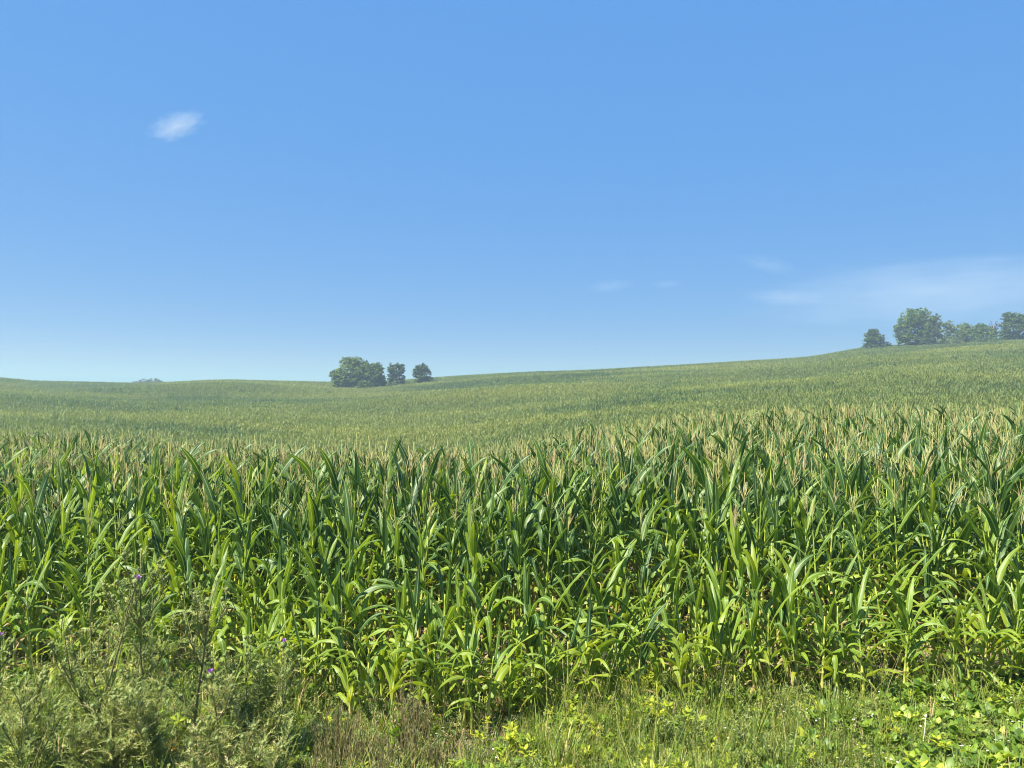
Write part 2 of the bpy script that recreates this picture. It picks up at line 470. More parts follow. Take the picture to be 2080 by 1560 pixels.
rl = random.Random(5)
LEAVES = {}
def make_leaves(kind, n, f):
    LEAVES[kind] = []
    for i in range(n):
        g = f(i)
        LEAVES[kind].append((g, mesh_of('leaf_' + kind, g['V'], g['F'], M_leaf, g['U'], g['T'])))
u_ = rl.uniform
make_leaves('erect', 10, lambda i: leaf_geo(u_(.50, .72), u_(.068, .096), u_(5, 20), u_(0, 28), 0, .5, u_(-1.2, 1.2), .006, .5, 8, 3, u_(.10, .36), 0, u_(-.3, .3), rl))
make_leaves('upright', 10, lambda i: leaf_geo(u_(.66, .90), u_(.092, .124), u_(12, 32), u_(20, 75), 0, .5, u_(-1.2, 1.2), .010, .38, 10, 3, u_(.14, .42), 0, u_(-.5, .5), rl))
make_leaves('arching', 12, lambda i: leaf_geo(u_(.74, .98), u_(.088, .120), u_(18, 36), u_(65, 128), 0, .5, u_(-1.2, 1.2), .014, .30, 11, 3, u_(.32, .60), 0, u_(-.6, .6), rl))
make_leaves('folded', 12, lambda i: leaf_geo(u_(.66, .92), u_(.085, .118), u_(14, 36), u_(5, 35), u_(90, 135), u_(.42, .68), u_(-1.0, 1.0), .014, .30, 13, 3, u_(.20, .50), 0, u_(-.5, .5), rl))
make_leaves('light_upright', 8, lambda i: leaf_geo(u_(.62, .88), u_(.08, .108), u_(10, 28), u_(10, 55), 0, .5, u_(-1.2, 1.2), .010, .38, 10, 3, u_(.48, .68), .02, u_(-.5, .5), rl))
make_leaves('light_folded', 8, lambda i: leaf_geo(u_(.62, .90), u_(.08, .110), u_(12, 36), u_(5, 35), u_(85, 130), u_(.42, .68), u_(-1.0, 1.0), .014, .30, 13, 3, u_(.46, .68), .02, u_(-.5, .5), rl))
make_leaves('low', 10, lambda i: leaf_geo(u_(.66, .92), u_(.068, .096), u_(22, 42), u_(80, 130), 0, .5, u_(-1.2, 1.2), .014, .30, 11, 3, u_(.50, .72), .05, u_(-.6, .6), rl))
make_leaves('yellowing', 6, lambda i: leaf_geo(u_(.5, .75), u_(.06, .09), u_(30, 55), u_(85, 125), 0, .5, u_(-1.4, 1.4), .014, .35, 10, 3, u_(.68, .82), .25, u_(-.7, .7), rl))
make_leaves('dry', 5, lambda i: leaf_geo(u_(.35, .6), u_(.035, .055), u_(60, 110), u_(60, 90), 0, .5, u_(-3, 3), .02, .8, 9, 3, u_(1.0, 1.2), 0, u_(-.9, .9), rl))
make_leaves('edge', 12, lambda i: leaf_geo(u_(.52, .80), u_(.056, .086), u_(12, 34), u_(60, 130), 0, .5, u_(-1.0, 1.0), .010, .34, 11, 3, u_(.56, .76), .04, u_(-.5, .5), rl))

def stalk_geo(H, r0, lean, tone):
    nodes = np.arange(0.04, H, 0.17)
    P, rad, T = [], [], []
    for z in sorted(set([0.0] + [v for q in nodes for v in (q - .008, q, q + .008)] + [H])):
        if z < 0 or z > H: continue
        s = z / H
        P.append((lean[0] * s * s, lean[1] * s * s, z))
        isn = any(abs(z - q) < 1e-6 for q in nodes)
        rad.append((r0 * (1 - .62 * s)) * (1.28 if isn else 1.0))
        T.append(tone - .35 * s + (-.2 if isn else 0))
    V, Fc, U = tube(P, rad, 6)
    return dict(V=np.array(V), F=Fc, U=np.array(U), T=np.repeat(T, 6))

def tassel_geo(rs, size=1.0, n=8, sides=3):
    g = Geo()
    V, Fc, U = tube([(0, 0, -.10), (rs.uniform(-.01, .01), 0, .18 * size), (rs.uniform(-.03, .03), rs.uniform(-.02, .02), .38 * size)], [.0046, .0052, .0020], sides)
    g.add(V, Fc, U, .4)
    for i in range(n):
        az = rs.random() * 6.28; z0 = rs.uniform(.01, .11) * size; L = rs.uniform(.16, .25) * size; a = R(rs.uniform(8, 38)); b = a + R(rs.uniform(-6, 30))
        p0 = np.array([0, 0, z0]); d = np.array([math.cos(az), math.sin(az)])
        p1 = p0 + np.array([*(d * math.sin(a)), math.cos(a)]) * L * .5
        p2 = p1 + np.array([*(d * math.sin(b)), math.cos(b)]) * L * .5
        V, Fc, U = tube([p0, p1, p2], [.0029, .0038, .0014], sides, cap=False)
        g.add(V, Fc, U, rs.uniform(.1, .8))
    return g.raw()

def ear_geo(rs):
    P = [(0, 0, 0), (0, 0, .03), (0, 0, .09), (0, 0, .16), (0, 0, .21), (0, 0, .235)]
    V, Fc, U = tube(P, [.009, .020, .025, .022, .013, .006], 7)
    g = Geo(); g.add(V, Fc, U, .5)
    for k in range(3):     # loose husk tips
        lf = leaf_geo(.10, .022, 6, 40, seg=4, cols=3, tone=.3, wav=0, rs=rs)
        g.add(lf['V'], lf['F'], lf['U'], .3, 0, M_of((0.012 * math.cos(k * 2.1), .012 * math.sin(k * 2.1), .15), (0, 0, k * 2.1)))
    return g.raw()
def silk_geo(rs):
    g = Geo()
    for k in range(9):
        az = rs.random() * 6.28
        V, Fc, U = tube([(0, 0, 0), (.012 * math.cos(az), .012 * math.sin(az), .025), (.028 * math.cos(az), .028 * math.sin(az), rs.uniform(.005, .03))], [.003, .0022, .001], 3, False)
        g.add(V, Fc, U)
    return g.raw()
def to_mesh(name, g, m): return mesh_of(name, g['V'], g['F'], m, g['U'], g['T'])
TASSELS = [(g, to_mesh('tassel', g, M_tassel)) for g in (tassel_geo(rl, rl.uniform(.78, 1.12), rl.choice([5, 6, 7, 8])) for _ in range(8))]
EARS = [(g, to_mesh('ear', g, M_husk)) for g in (ear_geo(rl) for _ in range(3))]
SILKS = [(g, to_mesh('silk', g, M_silk)) for g in (silk_geo(rl) for _ in range(2))]

def design_plant(rs, H, kind, light=False):
    """list of (part name, geo, mesh, loc, rot, scale, material slot)"""
    lean = (rs.uniform(-.07, .07) * H, rs.uniform(-.07, .07) * H)
    parts = []
    top = H - (0.30 if kind == 'tall' else 0.0)
    Hs = top if kind == 'tall' else H * .62
    sg = stalk_geo(Hs, rs.uniform(.0175, .0225) * (1 if kind != 'edge' else .85), lean, {'tall': .80, 'mid': .86, 'edge': .90}[kind])
    parts.append(('stalk', sg, to_mesh('stalk', sg, M_stalk), (0, 0, 0), (0, 0, 0), 1, 1))
    n = {'tall': rs.choice([12, 13]), 'mid': rs.choice([10, 11, 12]), 'edge': rs.choice([8, 9, 10])}[kind]
    phi = rs.random() * 6.28
    for i in range(n):
        s = (i + .3) / n
        z = .17 * H + s * (Hs * .97 - .17 * H)
        q = z / Hs
        if kind == 'edge':
            k = 'edge' if s > .22 else 'yellowing'
            if s > .8 and rs.random() < .6: k = 'erect'
            sc_ = rs.uniform(.75, 1.05) * (.72 + .45 * math.sin(math.pi * min(1, s + .15)))
        else:
            if s < .12: k = rs.choice(['dry', 'yellowing', 'dry'])
            elif s < .30: k = rs.choice(['yellowing', 'low', 'low', 'folded'])
            elif s < .52: k = rs.choice(['arching', 'low', 'folded', 'arching'] if kind == 'tall' else ['low', 'low', 'arching'])
            elif s < .74: k = rs.choice(['arching', 'upright', 'upright', 'folded', 'folded'])
            else: k = rs.choice(['erect', 'erect', 'upright'])
            sc_ = rs.uniform(.88, 1.1) * (1.0 if s < .85 else .9)
            sc_ *= .88 if s < .8 else .94
            if kind == 'mid': sc_ *= .92
            if light: k = {'erect': 'light_upright', 'upright': 'light_upright', 'folded': 'light_folded', 'arching': 'low'}.get(k, k)
        g, me = rs.choice(LEAVES[k])
        az = phi + math.pi * i + rs.uniform(-.5, .5)
        r = .008
        parts.append(('leaf', g, me, (lean[0] * q * q + r * math.cos(az), lean[1] * q * q + r * math.sin(az), z), (rs.uniform(-.08, .08), rs.uniform(-.1, .1), az), sc_, 0))
    if kind == 'tall':
        g, me = rs.choice(TASSELS)
        parts.append(('tassel', g, me, (lean[0], lean[1], Hs + .07), (rs.uniform(-.12, .12), rs.uniform(-.12, .12), rs.random() * 6), rs.uniform(.9, 1.15), 2))
    if kind != 'edge':
        for e in range(1 if rs.random() < .75 else 2):
            z = Hs * (.46 - .09 * e); q = z / Hs; az = phi + math.pi * e + .4
            g, me = rs.choice(EARS)
            parts.append(('ear', g, me, (lean[0] * q * q + .012 * math.cos(az), lean[1] * q * q + .012 * math.sin(az), z), (0, R(rs.uniform(14, 30)), az), rs.uniform(.85, 1.05), 3))
    return parts

rp = random.Random(21)
DESIGNS = {
    'tall': [design_plant(rp, rp.uniform(2.2, 2.42), 'tall') for _ in range(14)],
    'mid': [design_plant(rp, rp.uniform(1.65, 1.85), 'mid', i % 4 != 0) for i in range(8)],
    'edge': [design_plant(rp, rp.uniform(1.15, 1.35), 'edge') for _ in range(8)],
    'light': [design_plant(rp, rp.uniform(2.15, 2.35), 'tall', True) for _ in range(8)],
}

def plant_object(design, loc, rotz, s, tilt=(0, 0), label=None, group='corn plants in the front rows of the field'):
    root = bpy.data.objects.new('corn_plant', None)
    COL.objects.link(root)
    root.empty_display_size = 0.1
    root.location = loc; root.rotation_euler = (tilt[0], tilt[1], rotz); root.scale = (s, s, s)
    tag(root, label, 'corn plant', group)
    for nm, g, me, l_, r_, c_, slot in design:
        o = link(nm, me, root, l_, r_, c_)
        if nm == 'ear':
            gs, ms = rp.choice(SILKS)
            link('silk', ms, o, (0, 0, .228))
    return root

def joined_mesh(design, name):
    G = Geo()
    for nm, g, me, l_, r_, c_, slot in design:
        G.add(g['V'], g['F'], g['U'], g['T'], slot, M_of(l_, r_, c_))
        if nm == 'ear':
            G.add(SILKS[0][0]['V'], SILKS[0][0]['F'], SILKS[0][0]['U'], 0, 4, M_of(l_, r_, c_) @ M_of((0, 0, .228)))
    return G.mesh(name, [M_leaf, M_stalk, M_tassel, M_husk, M_silk])

# ------------------------------------------------------------------ scatter (stuff) via geometry nodes
def scatter(name, meshes, pts, rot, scl, idx, label):
    """one object of kind stuff: plants that nobody could count"""
    c = bpy.data.collections.new(name + '_kinds')
    for i, me in enumerate(meshes):
        c.objects.link(bpy.data.objects.new('%s_kind_%02d' % (name, i), me))
    me = bpy.data.meshes.new(name)
    me.vertices.add(len(pts)); me.vertices.foreach_set('co', np.asarray(pts, dtype=np.float32).ravel())
    a = me.attributes.new('rot', 'FLOAT_VECTOR', 'POINT'); a.data.foreach_set('vector', np.asarray(rot, dtype=np.float32).ravel())
    a = me.attributes.new('scl', 'FLOAT', 'POINT'); a.data.foreach_set('value', np.asarray(scl, dtype=np.float32))
    a = me.attributes.new('pick', 'INT', 'POINT'); a.data.foreach_set('value', np.asarray(idx, dtype=np.int32))
    o = link(name, me)
    ng = bpy.data.node_groups.new(name, 'GeometryNodeTree')
    ng.interface.new_socket('Geometry', in_out='INPUT', socket_type='NodeSocketGeometry')
    ng.interface.new_socket('Geometry', in_out='OUTPUT', socket_type='NodeSocketGeometry')
    n, l = ng.nodes, ng.links
    gi, go = n.new('NodeGroupInput'), n.new('NodeGroupOutput')
    ip = n.new('GeometryNodeInstanceOnPoints')
    ci = n.new('GeometryNodeCollectionInfo'); ci.inputs['Collection'].default_value = c
    ci.inputs['Separate Children'].default_value = True; ci.inputs['Reset Children'].default_value = True
    def attr(nm, t):
        q = n.new('GeometryNodeInputNamedAttribute'); q.data_type = t; q.inputs['Name'].default_value = nm; return q.outputs['Attribute']
    er = n.new('FunctionNodeEulerToRotation')
    l.new(gi.outputs[0], ip.inputs['Points']); l.new(ci.outputs[0], ip.inputs['Instance'])
    ip.inputs['Pick Instance'].default_value = True
    l.new(attr('pick', 'INT'), ip.inputs['Instance Index'])
    l.new(attr('rot', 'FLOAT_VECTOR'), er.inputs[0]); l.new(er.outputs[0], ip.inputs['Rotation'])
    l.new(attr('scl', 'FLOAT'), ip.inputs['Scale'])
    l.new(ip.outputs[0], go.inputs[0])
    md = o.modifiers.new('scatter', 'NODES'); md.node_group = ng
    tag(o, label, kind='stuff')
    return o

# ------------------------------------------------------------------ corn rows
def edge_line(px):
    """distance of the first full row for a photo column"""
    return float(np.interp(px, [0, 500, 650, 1000, 1200, 1500, 2080], [8.3, 8.0, 7.35, 7.2, 7.6, 7.8, 8.2]))
ZONES = [(60, 'at the left edge'), (120, 'above the leafy weeds'), (180, 'between left edge and thistles'), (240, 'left of the tallest thistle'), (300, 'behind the tallest thistle'),
         (360, 'right behind the tallest thistle'), (440, 'above the big purple flower'), (520, 'between the purple thistles'), (600, 'behind the slim purple thistle'),
         (680, 'behind the broom shaped weed'), (750, 'beside the twin brown weeds'), (820, 'behind the tallest brown weed'), (890, 'behind the right brown weeds'),
         (960, 'left of the bare soil'), (1030, 'behind the bare soil'), (1110, 'right of the bare soil'), (1190, 'behind the yellow leafed weeds'), (1260, 'left of the whorled plant'),
         (1330, 'behind the whorled plant'), (1400, 'right of the whorled plant'), (1480, 'behind the dense grass tuft'), (1560, 'behind the fan shaped grass'),
         (1640, 'behind the yellowish grass'), (1710, 'left of the bushy plant'), (1790, 'behind the bushy plant'), (1860, 'right of the bushy plant'), (1930, 'behind the whitish dried stalk'),
         (2010, 'behind the brown curled leaf'), (9999, 'at the right edge')]
ROWN = ['front', 'second', 'third', 'fourth', 'fifth', 'sixth']
def zone(px):
    for e, t in ZONES:
        if px < e: return t

# hand placed plants standing at or before the front edge: px, py base, kind, design, height scale, rotation, label
EDGE = [
    (1755, 1442, 'edge', 0, 1.02, 0.3, 'short bushy bright green corn plant standing out before the row on the right'),
    (1665, 1420, 'mid', 1, 0.66, 1.2, 'short thin corn plant with ragged top just left of the bushy one'),
    (1706, 1436, 'edge', 2, 0.80, 2.2, 'small corn plant touching the left side of the bushy one'),
    (1600, 1400, 'edge', 3, 1.00, 0.1, 'corn plant with one broad leaf hanging straight down among the grass tufts'),
    (1535, 1410, 'edge', 4, 0.95, 1.5, 'short corn plant with yellowing base leaves beside the tall grass tufts'),
    (1475, 1398, 'edge', 5, 0.95, 2.7, 'low corn plant with two long arching leaves left of the grass tufts'),
    (1278, 1406, 'edge', 6, 0.98, 0.6, 'bright green whorled short corn plant above the yellow weeds'),
    (1090, 1420, 'edge', 7, 0.92, 1.9, 'small corn plant with one leaf arched over the yellow weeds'),
    (1050, 1432, 'edge', 1, 0.98, 0.0, 'yellow green corn plant with upright centre right of the bare soil'),
    (958, 1492, 'mid', 2, 0.72, 0.5, 'slim corn plant with bare pale stalk rooted in the bare soil'),
    (885, 1462, 'edge', 5, 0.95, 2.4, 'corn plant with drooping leaf at the left side of the bare soil'),
    (776, 1452, 'edge', 3, 0.98, 0.9, 'corn plant behind the gap between the two brown twiggy weeds'),
    (737, 1446, 'mid', 4, 0.70, 2.0, 'pale stalked corn plant rising from the left brown twiggy weed'),
    (640, 1440, 'edge', 0, 0.96, 2.9, 'corn plant with strap leaves left of the brown twiggy weeds'),
    (1845, 1400, 'edge', 2, 0.98, 1.1, 'arching short corn plant next right of the bushy one'),
    (1912, 1392, 'edge', 6, 1.00, 2.5, 'short corn plant with a yellow drooping tip, near the brown curled leaf'),
    (1432, 1404, 'mid', 6, 0.62, 0.4, 'stunted corn plant with tan leaf scraps before the dark gap in the row'),
]
for px, py, kd, di, s, rz, lb in EDGE:
    x, y, z = at_base(px, py)
    plant_object(DESIGNS[kd][di], (x, y, z - .02), rz, s, (random.uniform(-.05, .05), random.uniform(-.05, .05)), lb, 'corn plants at the very edge of the field')

corn_pts = []     # remaining near plants (stuff)
n_ind = len(EDGE)
cand = []
for row in range(0, 26):
    D0 = row * 0.74
    xmax = (edge_line(2080) + D0) * 0.78 + 1.5
    xx = -xmax
    while xx < xmax:
        xx += random.uniform(.13, .22)
        px = 1040 + F * xx / (8.2 + D0)
        y = edge_line(px) + D0 + random.uniform(-.06, .06)
        if row == 0 and random.random() < .22: continue
        if row == 1 and random.random() < .10: continue
        cand.append((row, xx, y))
# everything seen well: the 300 largest in view
inview = [c for c in cand if abs(c[1]) < c[2] * .667 + .25]
inview.sort(key=lambda c: c[2])
chosen = set(inview[:300 - n_ind])
for c in cand:
    row, x, y = c
    px = 1040 + F * x / y
    z = gz(x, y) - .02
    base = min(1.0, .54 + .135 * row + (0.10 if px > 1450 or px < 500 else 0)) + random.uniform(-.09, .08)
    h = 2.3 * base
    if h < 1.32: kd, s = 'edge', h / 1.25
    elif h < 1.8: kd, s = 'mid', h / 1.75
    else: kd, s = ('light' if random.random() < (.8 if px < 520 else .22) * max(0, 1 - row / 9) else 'tall'), h / 2.3
    di = random.randrange(len(DESIGNS[kd]))
    rz = random.random() * 6.28
    tl = (random.uniform(-.08, .08), random.gauss(0, .045))
    if c in chosen:
        what = {'edge': 'short yellowish corn plant', 'mid': 'half-grown corn plant', 'tall': 'dark tasselled corn plant', 'light': 'light tasselled corn plant'}[kd]
        plant_object(DESIGNS[kd][di], (x, y, z), rz, s, tl, '%s%s, %s row, %s' % (what, ' leaning left' if tl[1] < -.045 else ' leaning right' if tl[1] > .045 else '', ROWN[row], zone(px)))
    else:
        corn_pts.append((x, y, z, tl[0], tl[1], rz, s, {'tall': 0, 'mid': 14, 'edge': 22, 'light': 30}[kd] + di))
# plants still sharing a label are told apart by their order from the left
same = {}
for o in list(sc.objects):
    if o.get('category') == 'corn plant': same.setdefault(o['label'], []).append(o)
for lb, os_ in same.items():
    if len(os_) < 2: continue
    os_.sort(key=lambda o: o.location.x / o.location.y)
    names = {2: ['leftmost of two', 'rightmost of two'], 3: ['leftmost of three', 'middle of three', 'rightmost of three']}.get(len(os_), ['%s from left' % a_ for a_ in ('first', 'second', 'third', 'fourth', 'fifth', 'sixth', 'seventh', 'eighth')])
    for o, w_ in zip(os_, names):
        h_, t_ = lb.split(', ', 1)
        o['label'] = '%s, %s, %s' % (h_, w_, t_)
# mid distance single plants, to 60 m
def wedge_points(y0, y1, dy, dx, jx, jy, keep=None):
    Y = np.arange(y0, y1, dy); out = []
    for yv in Y:
        xm = yv * .74 + 4
        X = np.arange(-xm, xm, dx)
        out.append(np.stack([X + rng.uniform(-jx, jx, len(X)), yv + rng.uniform(-jy, jy, len(X))], 1))
    return np.concatenate(out)
P = wedge_points(8.7 + 26 * .74, 62, .76, .20, .05, .05)
z = ground(P[:, 0], P[:, 1]) - .02
N = len(P)
A = np.array(corn_pts)
B = np.column_stack([P, z, rng.uniform(-.06, .06, (N, 2)), rng.uniform(0, 6.28, N), rng.uniform(.9, 1.06, N), rng.integers(0, 14, N)])
A = np.concatenate([A, B])
meshes = [joined_mesh(d, 'corn_tall') for d in DESIGNS['tall']] + [joined_mesh(d, 'corn_mid') for d in DESIGNS['mid']] + [joined_mesh(d, 'corn_edge') for d in DESIGNS['edge']] + [joined_mesh(d, 'corn_light') for d in DESIGNS['light']]
scatter('near_corn', meshes, A[:, :3], A[:, 3:6], A[:, 6], A[:, 7], 'dense tasselled corn closing behind the front rows')

# ------------------------------------------------------------------ far corn: patches of plants
def patch(rs, tassels, bright):
    G = Geo()
    for k in range(15):
        x, y = rs.uniform(-.85, .85), rs.uniform(-.85, .85); h = rs.uniform(.92, 1.06)
        for j in range(7):
            zz = rs.uniform(.9, 2.0) * h
            up = zz > 1.55
            lf = leaf_geo(rs.uniform(.5, .75), rs.uniform(.08, .11), rs.uniform(8, 35), rs.uniform(20, 60) if up else rs.uniform(60, 120), seg=3, cols=2, tone=rs.uniform(.32, .62) + bright, rs=rs)
            G.add(lf['V'], lf['F'], lf['U'], lf['T'], 0, M_of((x, y, zz), (0, 0, rs.random() * 6.28)))
        if rs.random() < tassels:
            for j in range(5):
                a, az = R(rs.uniform(0, 38)), rs.random() * 6.28; L = rs.uniform(.22, .34); z0 = 1.98 * h
                dx, dy = math.sin(a) * math.cos(az), math.sin(a) * math.sin(az); w = .02
                px_, py_ = -math.sin(az) * w, math.cos(az) * w
                Vt = [(x - px_, y - py_, z0), (x + px_, y + py_, z0), (x + dx * L, y + dy * L, z0 + math.cos(a) * L)]
                G.add(Vt, [(0, 1, 2)], None, rs.random(), 1)
    return G.mesh('corn_patch', [M_farcorn, M_fartassel])
rq = random.Random(9)
PM = [patch(rq, 1.0, .12) for _ in range(6)] + [patch(rq, .35, -.22) for _ in range(5)]
P = wedge_points(62.5, 360, 1.35, 1.35, .35, .35)
X, Y = P[:, 0], P[:, 1]
Z = ground(X, Y) - .02
pxs = 1040 + F * X / Y
pys = 830 - F * (Z + 2.2 - CAMZ) / Y
# where the crop shows fewer tassels: a smooth pattern plus the dark stretches of the photo
pat = np.sin(X * .045 + 1.5 * np.sin(Y * .021)) * np.sin(Y * .036 + X * .012 + 2) + .55 * np.sin(X * .13 + Y * .09) * np.sin(Y * .15)
pat += 0.7 * np.clip((700 - pxs) / 500, 0, 1) * np.clip((Y - 110) / 60, -.6, 1) - .5
pat += 1.2 * np.exp(-((X - 45) / 45) ** 2 - ((Y - 235) / 45) ** 2)
green = (pat + rng.uniform(-.55, .55, len(X))) > .35
pick = np.where(green, rng.integers(6, 11, len(X)), rng.integers(0, 6, len(X)))
scatter('far_corn', PM, np.column_stack([X, Y, Z]), np.column_stack([rng.uniform(-.03, .03, (len(X), 2)), rng.uniform(0, 6.28, len(X))]), rng.uniform(.93, 1.1, len(X)), pick,
        'hazy hillside of tasselled corn in olive and blue green stretches')

# ------------------------------------------------------------------ trees
def tree(px, D, W, H, blobs, m, label, name='tree', group=None, n=5200, leaf=.30, sink=0.0, dead=False):
    """W, H in metres; blobs = (x, z, rx, rz) as shares of W and H"""
    rs = random.Random(int(px) * 31 + int(D))
    H += 2.1 if D < 400 else 0
    x, y, z = at(px, D)
    root = link(name, None, None, (x, y, z - sink)); root.empty_display_size = 1
    tag(root, label, 'tree' if name != 'shrub' else 'shrub', group)
    g = Geo()
    tr = max(.12, H * .022)
    Pm = [(0, 0, -.4), (rs.uniform(-.1, .1), 0, H * .18), (rs.uniform(-.3, .3), rs.uniform(-.2, .2), H * .45), (rs.uniform(-.4, .4), rs.uniform(-.3, .3), H * .82)]
    V, Fc, U = tube(Pm, [tr * 1.3, tr, tr * .7, tr * .2], 8); g.add(V, Fc, U)
    link('trunk', g.mesh('trunk', [M_bark]), root)
    g = Geo()
    ends = [(b[0] * W, rs.uniform(-.2, .2) * W, b[1] * H) for b in blobs] if not dead else \
           [(rs.uniform(-.5, .5) * W, rs.uniform(-.4, .4) * W, rs.uniform(.45, 1.0) * H) for _ in range(16)]
    for e in ends:
        z0 = rs.uniform(.15, .6) * e[2]
        st = np.array([Pm[1][0], 0, z0]); en = np.array(e); md = (st + en) / 2 + np.array([rs.uniform(-.3, .3), rs.uniform(-.3, .3), H * .04])
        V, Fc, U = tube([st, md, en], [tr * .5, tr * (.6 if dead else .35), tr * (.3 if dead else .1)], 5); g.add(V, Fc, U)
        if dead:
            for q in range(4):
                s0 = st + (en - st) * rs.uniform(.4, .95)
                V, Fc, U = tube([s0, s0 + np.array([rs.uniform(-.7, .7), rs.uniform(-.5, .5), rs.uniform(.1, .9)])], [tr * .4, tr * .15], 4); g.add(V, Fc, U)
    link('limbs', g.mesh('limbs', [M_bark]), root)
    # crown: leaf sprays around many small twig clusters, arranged on the blobs
    tot = sum(b[2] * b[3] for b in blobs)
    VV, TT = [], []
    for bx, bz, rx, rz in blobs:
        k = max(14, int(n * 2.3 / 26 * rx * rz / tot))
        for _ in range(k):
            d = np.array([rs.gauss(0, 1), rs.gauss(0, 1), rs.gauss(0, 1)]); d /= np.linalg.norm(d)
            rr = rs.uniform(.06, 1.0) ** .42
            c = np.array([bx * W, 0, bz * H]) + d * rr * np.array([rx * W, rx * W * .85, rz * H])
            if c[2] < .3: c[2] = .3 + rs.random() * .6
            cr = rs.uniform(.35, .75) * (W / 10) ** .35
            tn = rs.uniform(.05, .95)
            for q in range(26):
                o_ = np.array([rs.gauss(0, .5), rs.gauss(0, .5), rs.gauss(0, .33)]) * cr
                e1 = np.array([rs.gauss(0, 1), rs.gauss(0, 1), rs.gauss(0, .6)]); e1 /= np.linalg.norm(e1)
                e2 = np.cross(e1, [rs.gauss(0, 1), rs.gauss(0, 1), rs.gauss(0, 1)]); e2 /= np.linalg.norm(e2) + 1e-6
                s1, s2 = leaf * rs.uniform(.6, 1.2), leaf * rs.uniform(.4, .75)
                p = c + o_
                VV += [p - e1 * s1, p + e2 * s2, p + e1 * s1, p - e2 * s2]; TT += [tn + rs.uniform(-.12, .12)] * 4
    if VV and not (dead and n == 0):
        Fc = [(4 * i, 4 * i + 1, 4 * i + 2, 4 * i + 3) for i in range(len(VV) // 4)]
        link('crown', mesh_of('crown', VV, Fc, m, None, TT, smooth=False), root)
    return root
CG = 'trees standing in the corn at the centre'
RG = 'trees along the right hilltop'
m2 = lambda pxs_, D: pxs_ * D / F
D = 285
tree(712, D, m2(78, D), m2(64, D), [(0, .45, .42, .38), (-.32, .42, .25, .25), (.15, .78, .25, .2), (-.08, .88, .2, .12), (.3, .5, .25, .3), (-.2, .2, .3, .18)], M_crown, 'tallest broad green tree at the left of the clump in the middle of the corn', group=CG, n=9000)
tree(753, D, m2(58, D), m2(56, D), [(0, .45, .46, .42), (.2, .7, .25, .22), (-.2, .75, .25, .22), (.35, .3, .2, .25)], M_crown, 'rounded green tree joined to the right side of the tallest tree', group=CG, n=7500)
tree(687, D + 3, m2(22, D), m2(34, D), [(0, .6, .45, .35), (-.2, .4, .3, .2)], M_crown2, 'small dark tree at the left foot of the tallest tree', group=CG, n=1500)
tree(738, D - 7, m2(30, D), m2(20, D), [(0, .45, .5, .45)], M_crown, 'low light green shrub in front of the tree clump', name='shrub', group=CG, n=1500, leaf=.25)
tree(805, D + 6, m2(38, D), m2(48, D), [(-.28, .78, .22, .2), (.3, .78, .2, .2), (0, .6, .28, .25), (.02, .88, .15, .1), (-.3, .42, .2, .2), (.3, .4, .2, .15), (0, .15, .3, .15)], M_crown2, 'airy dark tree with spreading branch tips in the middle of the three', group=CG, n=3300, leaf=.26)
tree(858, D + 10, m2(40, D), m2(43, D), [(0, .52, .46, .32), (-.03, .78, .34, .18), (.36, .32, .22, .16), (0, .22, .48, .2), (-.25, .6, .25, .2)], M_crown2, 'compact dark tree standing alone at the right of the three', group=CG, n=4200, leaf=.27)
tree(829, D + 8, m2(18, D), m2(4, D), [(0, .5, .5, .4)], M_crown2, 'low dark bush between the airy tree and the compact tree', name='shrub', group=CG, n=900, leaf=.22)
D = 314
tree(1776, D, m2(48, D), m2(42, D), [(0, .35, .48, .32), (-.05, .65, .36, .25), (0, .84, .24, .14), (.3, .6, .18, .14)], M_crown2, 'small dark tree at the left end of the hilltop trees', group=RG, n=4200, leaf=.27)
tree(1803, D, m2(24, D), m2(16, D), [(0, .4, .5, .4)], M_crown2, 'low bush between the small dark tree and the big round tree', name='shrub', group=RG, n=900, leaf=.22)
tree(1862, D, m2(84, D), m2(80, D), [(0, .42, .46, .36), (-.12, .72, .3, .22), (.12, .76, .28, .2), (-.3, .45, .22, .3), (.3, .5, .22, .3), (0, .2, .48, .18)], M_crown, 'biggest round tree on the right hilltop', group=RG, n=11000)
tree(1898, D - 5, m2(46, D), m2(64, D), [(0, .5, .42, .38), (.1, .8, .3, .18), (-.25, .25, .3, .2)], M_crown3, 'pale leafed tree in front of the right side of the biggest tree', group=RG, n=3600, leaf=.27)
tree(1938, D, m2(56, D), m2(46, D), [(0, .45, .45, .4), (-.15, .8, .25, .2), (-.3, .3, .25, .25)], M_crown3, 'sparse yellowish tree beside the biggest tree', group=RG, n=3400, leaf=.25)
tree(1965, D + 4, m2(48, D), m2(40, D), [(0, .45, .45, .4), (-.1, .8, .25, .2)], M_crown, 'low rounded tree right of the sparse yellowish one', group=RG, n=3000, leaf=.26)
tree(1998, D, m2(52, D), m2(40, D), [(0, .45, .48, .4), (-.1, .75, .3, .2)], M_crown, 'low green tree left of the bare snag', group=RG, n=3000, leaf=.26)
tree(2020, D + 2, m2(26, D), m2(46, D), [(0, .35, .3, .3)], M_crown2, 'nearly bare dark snag with stubby branches among the hilltop trees', group=RG, n=1300, leaf=.25, dead=True)
tree(2062, D, m2(56, D), m2(58, D), [(0, .45, .46, .4), (-.15, .78, .28, .2), (.2, .75, .28, .2), (-.35, .3, .2, .2)], M_crown2, 'dark tree at the right edge of the photo', group=RG, n=7000)
tree(1928, D - 8, m2(60, D), m2(20, D), [(0, .45, .5, .4)], M_crown3, 'long low hedge bush under the sparse yellowish tree', name='shrub', group=RG, n=2200, leaf=.22)
